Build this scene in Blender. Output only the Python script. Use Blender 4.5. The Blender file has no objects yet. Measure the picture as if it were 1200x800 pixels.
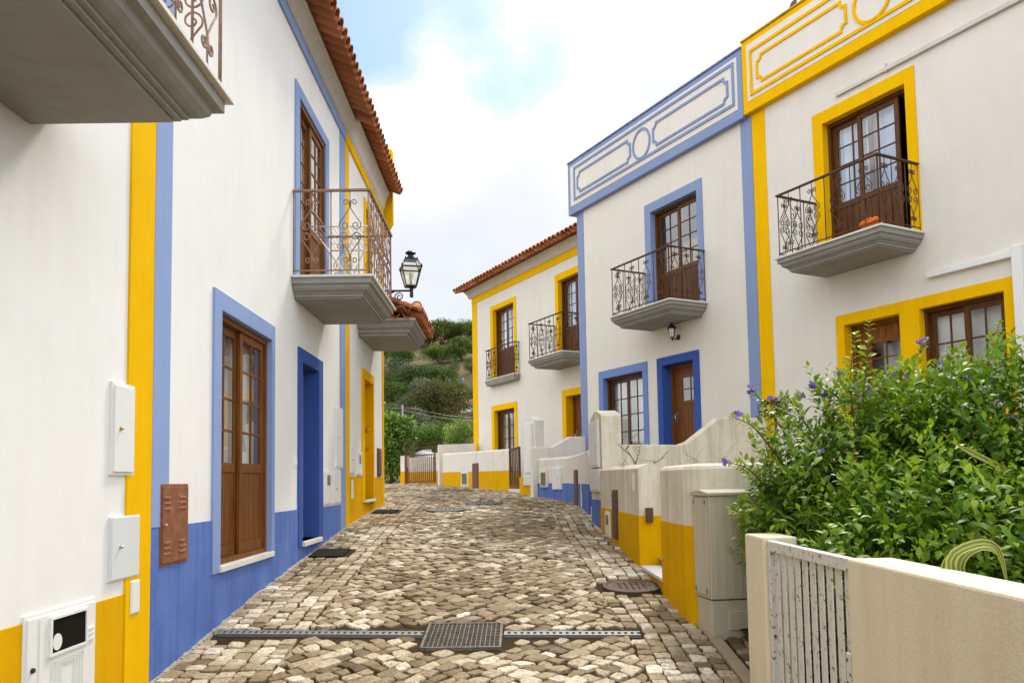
import bpy, math, random
import numpy as np
from mathutils import Matrix, Vector
R_ = math.radians
rnd = random.Random(7)
nr = np.random.default_rng(11)
S = bpy.context.scene
COL = S.collection

# ------------------------------------------------------------------ camera
FPX, PX, PY = 950.0, 600.0, 500.0
CAMROT = Matrix.Rotation(-0.0063, 3, 'Z') @ Matrix.Rotation(math.pi/2 + R_(3.9), 3, 'X') @ Matrix.Rotation(-0.0165, 3, 'Z')
cam = bpy.data.objects.new('camera', bpy.data.cameras.new('camera'))
COL.objects.link(cam)
cam.rotation_euler = CAMROT.to_euler()
cam.data.sensor_width = 36.0
cam.data.lens = 36.0*FPX/1200.0
cam.data.shift_y = (PY-400.0)/1200.0
cam.data.clip_start = 0.05
cam.data.clip_end = 3000
S.camera = cam

def at(px, py, Y):
    """the point of the place seen at a photograph pixel, Y metres ahead"""
    d = CAMROT @ Vector((px-PX, -(py-PY), -FPX))
    return d*(Y/d.y)
def ray(px, py):
    return (CAMROT @ Vector((px-PX, -(py-PY), -FPX))).normalized()

GY = [-400, -5, 0, 4, 5.8, 8, 12.5, 16.35, 20, 25, 30, 45, 60]
GZ = [-3, -2.3, -2.0, -1.58, -1.34, -1.07, -.65, -.41, -.25, -.10, 0.0, .1, .3]
def g(Y): return float(np.interp(Y, GY, GZ))

# ------------------------------------------------------------------ mesh builder
class MB:
    def __init__(s): s.v = []; s.f = []; s.t = []; s.T = 0.5
    def add(s, vs, fs):
        o = len(s.v)
        s.v.extend([tuple(p) for p in vs]); s.t.extend([s.T]*len(vs))
        s.f.extend([tuple(i+o for i in f) for f in fs])
    def hexa(s, p):      # 8 points: bottom ring 0-3, top ring 4-7
        s.add(p, [(3,2,1,0), (4,5,6,7), (0,1,5,4), (1,2,6,5), (2,3,7,6), (3,0,4,7)])
    def box(s, x0, x1, y0, y1, z0, z1, M=None):
        p = [Vector(q) for q in ((x0,y0,z0),(x1,y0,z0),(x1,y1,z0),(x0,y1,z0),(x0,y0,z1),(x1,y0,z1),(x1,y1,z1),(x0,y1,z1))]
        if M is not None: p = [M @ q for q in p]
        s.hexa(p)
    def loft(s, rings, close=True, cap0=False, cap1=False):
        n = len(rings[0]); o = len(s.v); vs = []; fs = []
        for r in rings: vs.extend(r)
        for i in range(len(rings)-1):
            for k in range(n if close else n-1):
                a = i*n+k; b = i*n+(k+1) % n
                fs.append((a, b, b+n, a+n))
        if cap0: fs.append(tuple(range(n-1, -1, -1)))
        if cap1: fs.append(tuple(range((len(rings)-1)*n, len(rings)*n)))
        s.add(vs, fs)
    def prism(s, poly, d):     # poly: list of Vectors, extruded by vector d
        d = Vector(d); s.loft([[Vector(p) for p in poly], [Vector(p)+d for p in poly]], True, True, True)
    def tube(s, path, r, n=6, cap=True):
        path = [Vector(p) for p in path]; rings = []
        up = None
        for i, p in enumerate(path):
            a = path[max(i-1, 0)]; b = path[min(i+1, len(path)-1)]
            t = (b-a)
            if t.length < 1e-9: t = Vector((0,0,1))
            t.normalize()
            if up is None:
                up = Vector((0,0,1)) if abs(t.z) < .9 else Vector((1,0,0))
            x = t.cross(up)
            if x.length < 1e-4:
                x = t.cross(Vector((1,0,0)) if abs(t.x) < .9 else Vector((0,1,0)))
            x.normalize(); y = x.cross(t); up = y
            rr = r[i] if isinstance(r, (list, tuple)) else r
            rings.append([p + x*rr*math.cos(2*math.pi*k/n) + y*rr*math.sin(2*math.pi*k/n) for k in range(n)])
        s.loft(rings, True, cap, cap)
    def lathe(s, c, prof, n=14, axis=None):   # prof: (r, h) pairs
        M = Matrix.Identity(3) if axis is None else Vector((0,0,1)).rotation_difference(Vector(axis)).to_matrix()
        rings = [[Vector(c) + M @ Vector((r*math.cos(2*math.pi*k/n), r*math.sin(2*math.pi*k/n), h)) for k in range(n)] for r, h in prof]
        s.loft(rings, True, True, True)
    def build(s, name, mat, parent=None, smooth=False, bevel=0, cat=None, label=None, group=None, kind=None):
        P = parent
        off = Vector((0,0,0))
        while P is not None:
            off += P.location; P = P.parent
        me = bpy.data.meshes.new(name)
        V = np.array(s.v, dtype=np.float64).reshape(-1, 3) - np.array(off)
        me.from_pydata(V.tolist(), [], s.f)
        a = me.attributes.new('tint', 'FLOAT', 'POINT')
        a.data.foreach_set('value', np.array(s.t, dtype=np.float32))
        me.materials.append(mat)
        o = bpy.data.objects.new(name, me); COL.objects.link(o)
        if parent is not None: o.parent = parent
        if smooth: me.polygons.foreach_set('use_smooth', [True]*len(me.polygons))
        fix_normals(me)
        if bevel:
            b = o.modifiers.new('edge', 'BEVEL'); b.width = bevel; b.segments = 2; b.limit_method = 'ANGLE'; b.angle_limit = R_(40)
        if cat: o['category'] = cat
        if label: o['label'] = label
        if group: o['group'] = group
        if kind: o['kind'] = kind
        return o

def fix_normals(me):
    import bmesh
    bm = bmesh.new(); bm.from_mesh(me)
    bmesh.ops.recalc_face_normals(bm, faces=bm.faces)
    bm.to_mesh(me); bm.free()

def thing(name, label, cat, loc=(0,0,0), group=None):
    o = bpy.data.objects.new(name, None); COL.objects.link(o)
    o.location = loc; o.empty_display_size = .2
    o['label'] = label; o['category'] = cat; o['kind'] = 'thing'
    if group: o['group'] = group
    return o

class Fr:
    """a facade: u along it, n out of it, z up"""
    def __init__(s, o, u, n): s.o = Vector(o); s.u = Vector(u); s.n = Vector(n)
    def p(s, u, n, z): return s.o + s.u*u + s.n*n + Vector((0,0,z))
    def box(s, mb, u0, u1, n0, n1, z0, z1):
        mb.hexa([s.p(u0,n0,z0), s.p(u1,n0,z0), s.p(u1,n1,z0), s.p(u0,n1,z0), s.p(u0,n0,z1), s.p(u1,n0,z1), s.p(u1,n1,z1), s.p(u0,n1,z1)])
    def shift(s, d): return Fr(s.o + s.n*d, s.u, s.n)

TH = R_(27.3)
FL = Fr((-2.5,0,0), (0,1,0), (1,0,0))
FR = Fr((3.68,15.18,0), (math.sin(TH),-math.cos(TH),0), (-math.cos(TH),-math.sin(TH),0))
FD = FR.shift(-1.3)

# ------------------------------------------------------------------ materials
def nodes(name):
    m = bpy.data.materials.new(name); m.use_nodes = True
    nt = m.node_tree; nt.nodes.clear()
    out = nt.nodes.new('ShaderNodeOutputMaterial')
    return m, nt, out
def N(nt, t, **kw):
    n = nt.nodes.new(t)
    for k, v in kw.items():
        if k in n.inputs: n.inputs[k].default_value = v
        else: setattr(n, k, v)
    return n
def L(nt, a, b): nt.links.new(a, b)
def c4(c): return (c[0], c[1], c[2], 1)
def pos(nt, scale=(1,1,1)):
    gm = N(nt, 'ShaderNodeNewGeometry'); mp = N(nt, 'ShaderNodeMapping'); mp.inputs['Scale'].default_value = scale
    L(nt, gm.outputs['Position'], mp.inputs['Vector']); return mp.outputs['Vector']
def noise(nt, scale, vec, detail=5, rough=.55):
    n = N(nt, 'ShaderNodeTexNoise'); n.inputs['Scale'].default_value = scale; n.inputs['Detail'].default_value = detail; n.inputs['Roughness'].default_value = rough
    L(nt, vec, n.inputs['Vector']); return n.outputs['Fac']
def ramp(nt, fac, stops):
    r = N(nt, 'ShaderNodeValToRGB'); e = r.color_ramp.elements
    while len(e) < len(stops): e.new(.5)
    for el, (p, c) in zip(e, stops): el.position = p; el.color = c4(c) if len(c) == 3 else c
    L(nt, fac, r.inputs['Fac']); return r.outputs['Color']
def mix(nt, fac, a, b, mode='MIX'):
    m = N(nt, 'ShaderNodeMix', data_type='RGBA', blend_type=mode)
    for s, v in ((0, fac), (6, a), (7, b)):
        if hasattr(v, 'links'): L(nt, v, m.inputs[s])
        else: m.inputs[s].default_value = v if not isinstance(v, tuple) else c4(v)
    return m.outputs[2]
def bsdf(nt, out, col, rough=.8, spec=.3, bump=None, bstr=.2, bdist=.01, metal=0):
    b = N(nt, 'ShaderNodeBsdfPrincipled')
    if hasattr(col, 'links'): L(nt, col, b.inputs['Base Color'])
    else: b.inputs['Base Color'].default_value = c4(col)
    b.inputs['Roughness'].default_value = rough; b.inputs['Specular IOR Level'].default_value = spec; b.inputs['Metallic'].default_value = metal
    if bump is not None:
        bp = N(nt, 'ShaderNodeBump'); bp.inputs['Strength'].default_value = bstr; bp.inputs['Distance'].default_value = bdist
        L(nt, bump, bp.inputs['Height']); L(nt, bp.outputs['Normal'], b.inputs['Normal'])
    L(nt, b.outputs[0], out.inputs['Surface']); return b

def plaster(name, col, dirt=.25, dirtcol=(.36,.30,.2), streak=.5, rough=.88, scuff=None, var=.1, fine=.35, spec=.15):
    m, nt, out = nodes(name)
    p = pos(nt); ps = pos(nt, (5,5,.35))
    b1 = noise(nt, .45, p, 4, .6); b2 = noise(nt, 2.6, pos(nt, (1,1,.6)), 7, .65)
    bm_ = N(nt, 'ShaderNodeMath', operation='MULTIPLY_ADD'); L(nt, b2, bm_.inputs[0]); bm_.inputs[1].default_value = .9; 
    bo_ = N(nt, 'ShaderNodeMath', operation='MULTIPLY_ADD'); L(nt, b1, bo_.inputs[0]); bo_.inputs[1].default_value = .9; bo_.inputs[2].default_value = -.40
    L(nt, bo_.outputs[0], bm_.inputs[2]); big = bm_.outputs[0]
    c = mix(nt, big, tuple(x*(1-var) for x in col), tuple(min(x*(1+var*.7), .9) for x in col))
    blot = ramp(nt, noise(nt, 2.3, p, 8, .7), [(.42,(0,0,0)), (.70,(1,1,1))])
    st = ramp(nt, noise(nt, 1.6, ps, 6, .65), [(.44,(0,0,0)), (.66,(1,1,1))])
    f = mix(nt, streak, blot, st)
    mu = N(nt, 'ShaderNodeMath', operation='MULTIPLY'); mu.inputs[1].default_value = dirt; L(nt, f, mu.inputs[0])
    c = mix(nt, mu.outputs[0], c, dirtcol)
    if scuff:
        sp = pos(nt, (7,7,3.2))
        k = ramp(nt, noise(nt, 1.0, sp, 9, .75), [(.60,(0,0,0)), (.66,(1,1,1))])
        k2 = ramp(nt, noise(nt, .55, p, 2), [(.52,(0,0,0)), (.62,(1,1,1))])
        mm = N(nt, 'ShaderNodeMath', operation='MULTIPLY'); L(nt, k, mm.inputs[0]); L(nt, k2, mm.inputs[1])
        m2 = N(nt, 'ShaderNodeMath', operation='MULTIPLY'); L(nt, mm.outputs[0], m2.inputs[0]); m2.inputs[1].default_value = .55
        c = mix(nt, m2.outputs[0], c, scuff)
    bsum = N(nt, 'ShaderNodeMath', operation='ADD')
    L(nt, noise(nt, 55, p, 4, .7), bsum.inputs[0]); L(nt, noise(nt, 5, p, 3), bsum.inputs[1])
    bsdf(nt, out, c, rough, spec, bsum.outputs[0], fine, .006)
    return m
def wood(name, c1, c2, rough=.5, sc=(9,9,.8)):
    m, nt, out = nodes(name)
    p = pos(nt, sc)
    f = noise(nt, 2.5, p, 6, .6)
    c = ramp(nt, f, [(.3, c1), (.7, c2)])
    bsdf(nt, out, c, rough, .22, noise(nt, 8, p, 4), .15, .004); return m
def plain(name, col, rough=.6, spec=.35, var=.12, nsc=6, metal=0, bstr=.1):
    m, nt, out = nodes(name); p = pos(nt)
    f = noise(nt, nsc, p, 6, .65)
    c = mix(nt, f, tuple(x*(1-var) for x in col), tuple(min(1, x*(1+var)) for x in col))
    bsdf(nt, out, c, rough, spec, noise(nt, nsc*7, p, 4), bstr, .003, metal); return m
def rusty(name, paint, rust, lo=.5, hi=.62, sc=14, rough=.65):
    m, nt, out = nodes(name); p = pos(nt)
    f = ramp(nt, noise(nt, sc, p, 9, .75), [(lo,(0,0,0)), (hi,(1,1,1))])
    c = mix(nt, f, paint, rust)
    bsdf(nt, out, c, rough, .35, f, .25, .003); return m
def glass(name, tintc=(.96,.98,.97)):
    m, nt, out = nodes(name)
    lw = N(nt, 'ShaderNodeLayerWeight'); lw.inputs['Blend'].default_value = .5
    pw = N(nt, 'ShaderNodeMath', operation='POWER'); pw.inputs[1].default_value = 3.0; L(nt, lw.outputs['Facing'], pw.inputs[0])
    ad = N(nt, 'ShaderNodeMath', operation='MULTIPLY_ADD'); ad.inputs[1].default_value = .8; ad.inputs[2].default_value = .13
    L(nt, pw.outputs[0], ad.inputs[0])
    cl = N(nt, 'ShaderNodeClamp'); L(nt, ad.outputs[0], cl.inputs[0])
    t = N(nt, 'ShaderNodeBsdfTransparent'); t.inputs[0].default_value = c4(tintc)
    gl = N(nt, 'ShaderNodeBsdfGlossy'); gl.inputs['Roughness'].default_value = .02
    bp = N(nt, 'ShaderNodeBump'); bp.inputs['Strength'].default_value = .04; bp.inputs['Distance'].default_value = .02
    L(nt, noise(nt, 1.6, pos(nt), 2), bp.inputs['Height']); L(nt, bp.outputs[0], gl.inputs['Normal'])
    mx = N(nt, 'ShaderNodeMixShader'); L(nt, cl.outputs[0], mx.inputs[0]); L(nt, t.outputs[0], mx.inputs[1]); L(nt, gl.outputs[0], mx.inputs[2])
    L(nt, mx.outputs[0], out.inputs['Surface']); return m
def attr(nt, name='tint'):
    a = N(nt, 'ShaderNodeAttribute'); a.attribute_name = name; return a.outputs['Fac']
def leafmat(name, dark, mid, light, trans=.3, rough=.45):
    m, nt, out = nodes(name)
    c = ramp(nt, attr(nt), [(0, dark), (.5, mid), (1, light)])
    b = N(nt, 'ShaderNodeBsdfPrincipled'); L(nt, c, b.inputs['Base Color']); b.inputs['Roughness'].default_value = rough; b.inputs['Specular IOR Level'].default_value = .22
    t = N(nt, 'ShaderNodeBsdfTranslucent'); L(nt, c, t.inputs[0])
    mx = N(nt, 'ShaderNodeMixShader'); mx.inputs[0].default_value = trans; L(nt, b.outputs[0], mx.inputs[1]); L(nt, t.outputs[0], mx.inputs[2])
    L(nt, mx.outputs[0], out.inputs['Surface']); return m
def cloth(name, col, trans=.35):
    m, nt, out = nodes(name)
    d = N(nt, 'ShaderNodeBsdfDiffuse'); d.inputs[0].default_value = c4(col)
    t = N(nt, 'ShaderNodeBsdfTranslucent'); t.inputs[0].default_value = c4(col)
    mx = N(nt, 'ShaderNodeMixShader'); mx.inputs[0].default_value = trans; L(nt, d.outputs[0], mx.inputs[1]); L(nt, t.outputs[0], mx.inputs[2])
    L(nt, mx.outputs[0], out.inputs['Surface']); return m

WH = plaster('white_plaster', (.81,.80,.77), .13, (.5,.45,.36), .5, var=.085, fine=.14)
CR = plaster('cream_plaster', (.735,.69,.61), .12, (.45,.38,.27), .5, var=.09, fine=.2)
GW = plaster('weathered_white_plaster', (.75,.69,.565), .62, (.33,.26,.12), .6, var=.1, fine=.7)
GW2 = plaster('garden_wall_plaster', (.76,.72,.64), .3, (.34,.28,.17), .5, var=.08, fine=.6)
NW = plaster('near_wall_plaster', (.76,.67,.495), .28, (.48,.35,.17), .7, var=.07, fine=.8)
YE = plaster('yellow_paint', (.84,.478,.003), .26, (.55,.25,.002), .5, var=.07, spec=.03)
YD = plaster('ochre_yellow_paint', (.72,.385,.002), .32, (.36,.16,.004), .55, var=.1, spec=.04)
BS = plaster('faded_blue_paint', (.255,.345,.585), .30, (.18,.26,.5), .5, var=.07)
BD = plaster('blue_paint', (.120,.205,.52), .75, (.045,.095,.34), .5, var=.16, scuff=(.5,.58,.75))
BSR = plaster('greyed_blue_paint', (.235,.305,.49), .3, (.17,.22,.36), .5, var=.08)
BM = plaster('mid_blue_paint', (.17,.26,.53), .25, (.10,.16,.40), .5, var=.08)
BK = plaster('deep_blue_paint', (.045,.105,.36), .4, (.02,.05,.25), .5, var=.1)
GR = plaster('grey_render', (.31,.305,.275), .36, (.16,.15,.12), .5, var=.1, fine=.5)
CO = plaster('cornice_plaster', (.62,.59,.53), .3, (.35,.32,.26), .5, var=.08)
ST = plaster('pale_stone', (.74,.71,.64), .3, (.4,.36,.28), .3, var=.08)
WD = wood('brown_wood', (.105,.034,.004), (.235,.085,.010))
WK = wood('dark_brown_wood', (.060,.020,.004), (.135,.050,.010))
RAIL = rusty('rusty_brown_iron', (.29,.185,.135), (.17,.085,.05), .45, .7, 20)
RAILD = rusty('dark_brown_iron', (.07,.032,.022), (.12,.05,.025), .5, .7, 20)
GATE = rusty('brown_gate_paint', (.12,.05,.03), (.16,.07,.04), .5, .7, 8)
BLK = plain('black_iron', (.02,.022,.024), .45, .4)
BOXW = plain('white_box_paint', (.76,.76,.73), .45, .4, .05)
BOXG = plain('grey_white_box_paint', (.66,.68,.68), .4, .4, .05)
BOXR = rusty('rusty_brown_box', (.21,.075,.03), (.30,.13,.06), .48, .66, 9)
BOXB = rusty('brown_slatted_box', (.14,.06,.04), (.2,.1,.07), .5, .7, 12)
CAB = plaster('cabinet_paint', (.52,.47,.355), .35, (.28,.24,.14), .6, var=.08)
PEEL = rusty('peeling_white_paint', (.64,.61,.56), (.07,.05,.035), .565, .61, 30)
STEEL = plain('galvanized_steel', (.23,.24,.235), .5, .5, .15, 10, .4)
GRATE = rusty('grate_iron', (.17,.15,.115), (.08,.06,.035), .45, .65, 15)
DARK = plain('dark_pit', (.012,.010,.008), .95, .05)
RUSTI = rusty('rusty_manhole', (.085,.05,.028), (.13,.075,.04), .45, .65, 10)
MAT_ = plain('black_mat_rubber', (.018,.018,.017), .9, .1, .3, 30)
GLS = glass('window_glass')
CURT = cloth('white_curtain', (.84,.84,.81), .08)
CURB = cloth('pale_blue_curtain', (.50,.60,.80), .08)
CURY = cloth('yellow_blind', (.62,.45,.14))
LGLS = glass('lantern_glass', (.97,.95,.87))
BULB = plain('bulb', (.7,.68,.6), .3)
BRASS = plain('brass', (.5,.33,.1), .35, .5, .1, 20, .8)
CHRM = plain('metal_knob', (.5,.5,.5), .3, .5, .1, 20, .9)
WIRE = plain('white_wire', (.62,.58,.52), .5)
BARK = wood('bark', (.06,.04,.025), (.14,.10,.06), .9, (6,6,1.5))
TWIG = plain('twig', (.11,.085,.045), .9)
m, nt, out = nodes('terracotta')
_c = ramp(nt, attr(nt), [(0,(.26,.085,.03)), (.5,(.40,.145,.055)), (1,(.52,.25,.13))])
_k = ramp(nt, noise(nt, 7, pos(nt), 7, .7), [(.5,(0,0,0)), (.75,(1,1,1))])
_k2 = N(nt, 'ShaderNodeMath', operation='MULTIPLY'); L(nt, _k, _k2.inputs[0]); _k2.inputs[1].default_value = .4
bsdf(nt, out, mix(nt, _k2.outputs[0], _c, (.2,.12,.07)), .85, .2, noise(nt, 50, pos(nt), 4), .3, .004)
TILE = m
# cobble: per stone tint + mottling
m, nt, out = nodes('limestone_cobble')
_c = ramp(nt, attr(nt), [(0,(.11,.074,.036)), (.26,(.21,.148,.078)), (.52,(.36,.28,.17)), (.76,(.58,.495,.36)), (1,(.80,.73,.60))])
_p = pos(nt)
_k = ramp(nt, noise(nt, 30, _p, 9, .75), [(.36,(.30,.27,.22)), (.47,(.82,.80,.76)), (.62,(1.16,1.14,1.10))])
_c = mix(nt, 1.0, _c, _k, 'MULTIPLY')
_w = ramp(nt, noise(nt, .8, _p, 6, .65), [(.42,(0,0,0)), (.7,(1,1,1))])
_w2 = N(nt, 'ShaderNodeMath', operation='MULTIPLY'); L(nt, _w, _w2.inputs[0]); _w2.inputs[1].default_value = .5
_c = mix(nt, _w2.outputs[0], _c, (.25,.17,.085))
bsdf(nt, out, _c, .75, .3, noise(nt, 60, _p, 6, .7), .6, .006)
COB = m
m, nt, out = nodes('joint_soil')
_p = pos(nt)
_c = ramp(nt, noise(nt, 9, _p, 8, .7), [(.3,(.022,.014,.006)), (.6,(.055,.034,.014)), (.8,(.12,.078,.035))])
bsdf(nt, out, _c, .95, .1, noise(nt, 40, _p, 6), .8, .01)
SOIL = m
m, nt, out = nodes('dry_hillside')
_p = pos(nt)
_c = ramp(nt, noise(nt, .12, _p, 9, .7), [(.35,(.045,.055,.016)), (.5,(.12,.085,.04)), (.65,(.185,.11,.062))])
bsdf(nt, out, _c, .95, .1, noise(nt, .8, _p, 6), .6, .3)
HILL = m
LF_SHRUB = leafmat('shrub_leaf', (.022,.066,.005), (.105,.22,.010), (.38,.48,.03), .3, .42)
LF_GLOSS = leafmat('glossy_leaf', (.02,.055,.008), (.08,.17,.02), (.22,.34,.05), .2, .35)
LF_LIGHT = leafmat('light_leaf', (.035,.085,.010), (.12,.22,.025), (.40,.44,.10), .3)
LF_PINE = leafmat('pine_leaf', (.02,.04,.008), (.085,.135,.016), (.18,.25,.035), .1, .6)
LF_OLIVE = leafmat('grey_green_leaf', (.04,.055,.025), (.11,.14,.065), (.21,.25,.13), .15, .6)
LF_MID = leafmat('mid_green_leaf', (.02,.045,.010), (.07,.13,.02), (.16,.23,.045), .15, .6)
LF_BRN = leafmat('brown_green_leaf', (.05,.045,.012), (.10,.11,.02), (.22,.16,.04), .2, .6)
PETAL = leafmat('violet_petal', (.10,.05,.30), (.20,.11,.48), (.38,.28,.68), .3)
m, nt, out = nodes('variegated_leaf')
_c = ramp(nt, attr(nt), [(.0,(.42,.36,.06)), (.10,(.42,.36,.06)), (.16,(.11,.17,.02)), (.42,(.12,.19,.02)), (.47,(.46,.42,.10)), (.53,(.46,.42,.10)), (.58,(.10,.16,.02)), (.84,(.11,.17,.02)), (.9,(.42,.36,.06))])
bsdf(nt, out, _c, .45, .35); FLAX = m
ORNG = plain('orange_cloth', (.78,.16,.02), .8, .2, .2, 30)
TENT = plain('blue_tarp', (.08,.22,.48), .6)
GREYF = plain('grey_feather', (.12,.12,.12), .8)
CARW = plain('pale_tarp', (.36,.39,.42), .5)
MOLD = plaster('mouldy_blue_coping', (.2,.27,.45), .95, (.05,.05,.045), .5, var=.2)
MOLY = plaster('mouldy_yellow_coping', (.62,.36,.01), .85, (.09,.06,.02), .5, var=.2)

# ------------------------------------------------------------------ world and sun
W = bpy.data.worlds.new('World'); S.world = W; W.use_nodes = True
wt = W.node_tree; wt.nodes.clear()
SUN_EL, SUN_AZ = R_(50), R_(20)      # azimuth from +Y towards +X
wo = N(wt, 'ShaderNodeOutputWorld')
sky = N(wt, 'ShaderNodeTexSky', sky_type='NISHITA'); sky.sun_disc = False
sky.sun_elevation = SUN_EL; sky.sun_rotation = SUN_AZ
sky.air_density = 1.0; sky.dust_density = 1.2; sky.ozone_density = 1.5
bg1 = N(wt, 'ShaderNodeBackground'); bg1.inputs['Strength'].default_value = .072; L(wt, mix(wt, 1.0, sky.outputs[0], (.84,.99,1.04), 'MULTIPLY'), bg1.inputs[0])
tc = N(wt, 'ShaderNodeTexCoord'); DV = tc.outputs['Generated']
def wnoise(sc, det=8, ro=.58, stretch=(1,1,1.6), loc=(0,0,0)):
    mp = N(wt, 'ShaderNodeMapping'); mp.inputs['Scale'].default_value = stretch; mp.inputs['Location'].default_value = loc; L(wt, DV, mp.inputs[0])
    return noise(wt, sc, mp.outputs[0], det, ro)
def lobe(px, py, rad, amt):
    d = ray(px, py)
    dp = N(wt, 'ShaderNodeVectorMath', operation='DOT_PRODUCT'); L(wt, DV, dp.inputs[0]); dp.inputs[1].default_value = d
    mr = N(wt, 'ShaderNodeMapRange', interpolation_type='SMOOTHSTEP'); mr.inputs[1].default_value = math.cos(R_(rad)); mr.inputs[2].default_value = 1; mr.inputs[3].default_value = 0; mr.inputs[4].default_value = amt
    L(wt, dp.outputs['Value'], mr.inputs[0]); return mr.outputs[0]
def wadd(*a):
    r = a[0]
    for b in a[1:]:
        n = N(wt, 'ShaderNodeMath', operation='ADD'); L(wt, r, n.inputs[0])
        if hasattr(b, 'links'): L(wt, b, n.inputs[1])
        else: n.inputs[1].default_value = b
        r = n.outputs[0]
    return r
LOBES = [lobe(430,-10,11,-.58), lobe(596,110,6,-.15), lobe(610,45,7,-.12), lobe(553,5,6,.34), lobe(690,15,6,-.10), lobe(572,170,5,-.12), lobe(475,130,7,.34), lobe(480,230,9,.2), lobe(570,320,15,.3), lobe(760,90,12,.16), lobe(880,10,14,.25)]
cov = wadd(wnoise(4.6, 14, .64, (1,1,1.4), (3.1,.4,.7)), .04, *LOBES)
cmask = ramp(wt, cov, [(.28,(.06,.06,.06)), (.44,(.36,.36,.36)), (.54,(.85,.85,.85)), (.64,(1,1,1))])
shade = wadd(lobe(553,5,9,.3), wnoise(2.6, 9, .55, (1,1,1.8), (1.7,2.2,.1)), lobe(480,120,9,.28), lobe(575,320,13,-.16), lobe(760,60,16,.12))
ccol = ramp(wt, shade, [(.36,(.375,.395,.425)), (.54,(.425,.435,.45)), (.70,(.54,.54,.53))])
vl = lobe(620,170,62,1.0)          # clouds outside the view get extra brightness, added to light the walls
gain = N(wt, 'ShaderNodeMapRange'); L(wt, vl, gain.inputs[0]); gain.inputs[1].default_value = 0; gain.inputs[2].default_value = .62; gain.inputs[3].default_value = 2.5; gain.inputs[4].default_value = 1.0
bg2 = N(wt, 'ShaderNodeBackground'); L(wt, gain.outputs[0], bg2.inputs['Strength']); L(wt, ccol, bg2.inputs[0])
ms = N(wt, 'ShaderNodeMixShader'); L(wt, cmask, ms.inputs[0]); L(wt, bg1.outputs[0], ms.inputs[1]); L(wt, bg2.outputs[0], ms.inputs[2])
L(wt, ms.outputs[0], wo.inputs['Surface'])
sl = bpy.data.lights.new('sun', 'SUN'); sl.energy = 1.5; sl.angle = R_(11); sl.color = (1, .93, .82)
so = bpy.data.objects.new('sun', sl); COL.objects.link(so)
sdir = Vector((math.sin(SUN_AZ)*math.cos(SUN_EL), math.cos(SUN_AZ)*math.cos(SUN_EL), math.sin(SUN_EL)))
so.rotation_euler = sdir.to_track_quat('Z', 'Y').to_euler(); so.location = (0,0,60)
S.view_settings.view_transform = 'Standard'; S.view_settings.look = 'None'; S.view_settings.gamma = 1; S.view_settings.exposure = 1.2
S.render.engine = 'CYCLES'
S.cycles.use_denoising = True
S.cycles.max_bounces = 8; S.cycles.diffuse_bounces = 4; S.cycles.glossy_bounces = 4; S.cycles.transparent_max_bounces = 12

# ------------------------------------------------------------------ building parts
def wall_shell(h, fr, u0, u1, z0, z1, ops, mat, depth=7.0, reveal=.30, ub=None):
    """front with openings and reveals, plus sides, back and top: one closed body"""
    us = sorted({u0, u1, *[o[0] for o in ops], *[o[1] for o in ops]})
    zs = sorted({z0, z1, *[o[2] for o in ops], *[o[3] for o in ops]})
    mb = MB()
    for i in range(len(us)-1):
        for j in range(len(zs)-1):
            a, b, c, d = us[i], us[i+1], zs[j], zs[j+1]
            mu, mz = (a+b)/2, (c+d)/2
            if any(o[0] < mu < o[1] and o[2] < mz < o[3] for o in ops): continue
            mb.add([fr.p(a,0,c), fr.p(b,0,c), fr.p(b,0,d), fr.p(a,0,d)], [(0,1,2,3)])
    for (a, b, c, d) in ops:
        r = -reveal
        for q in (((a,0,c),(a,r,c),(a,r,d),(a,0,d)), ((b,0,c),(b,r,c),(b,r,d),(b,0,d)), ((a,0,d),(b,0,d),(b,r,d),(a,r,d)), ((a,0,c),(b,0,c),(b,r,c),(a,r,c))):
            mb.add([fr.p(*k) for k in q], [(0,1,2,3)])
    v0, v1 = ub if ub else (u0, u1)
    D = -depth
    for q in (((u0,0,z0),(v0,D,z0),(v0,D,z1),(u0,0,z1)), ((u1,0,z0),(v1,D,z0),(v1,D,z1),(u1,0,z1)), ((v0,D,z0),(v1,D,z0),(v1,D,z1),(v0,D,z1)), ((u0,0,z1),(u1,0,z1),(v1,D,z1),(v0,D,z1))):
        mb.add([fr.p(*k) for k in q], [(0,1,2,3)])
    # merge so that normals come out right
    me_o = mb.build('wall', mat, h)
    import bmesh
    bm = bmesh.new(); bm.from_mesh(me_o.data); bmesh.ops.remove_doubles(bm, verts=bm.verts, dist=1e-5)
    bmesh.ops.recalc_face_normals(bm, faces=bm.faces); bm.to_mesh(me_o.data); bm.free()
    return me_o
def bands(h, fr, name, rects, mat, n1=.012, n0=-.02, label=None):
    mb = MB()
    for (a, b, c, d) in rects: fr.box(mb, a, b, n0, n1, c, d)
    o = mb.build(name, mat, h, bevel=.003)
    if label: o['label'] = label
    return o
def border(fr, mb, ou, op, n0=-.02, n1=.022):
    (a, b, c, d) = ou; (e, f, g0, h0) = op
    fr.box(mb, a, e, n0, n1, c, d)
    fr.box(mb, f, b, n0, n1, c, d)
    fr.box(mb, e, f, n0, n1, h0, d)
    if c < g0 - .01: fr.box(mb, e, f, n0, n1, c, g0)
def reveal_lining(fr, mb, op, r0, r1, t=.004, top=True):
    a, b, c, d = op
    fr.box(mb, a, a+t, -r1, -r0, c, d); fr.box(mb, b-t, b, -r1, -r0, c, d)
    if top: fr.box(mb, a+t, b-t, -r1, -r0, d-t, d)

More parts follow.
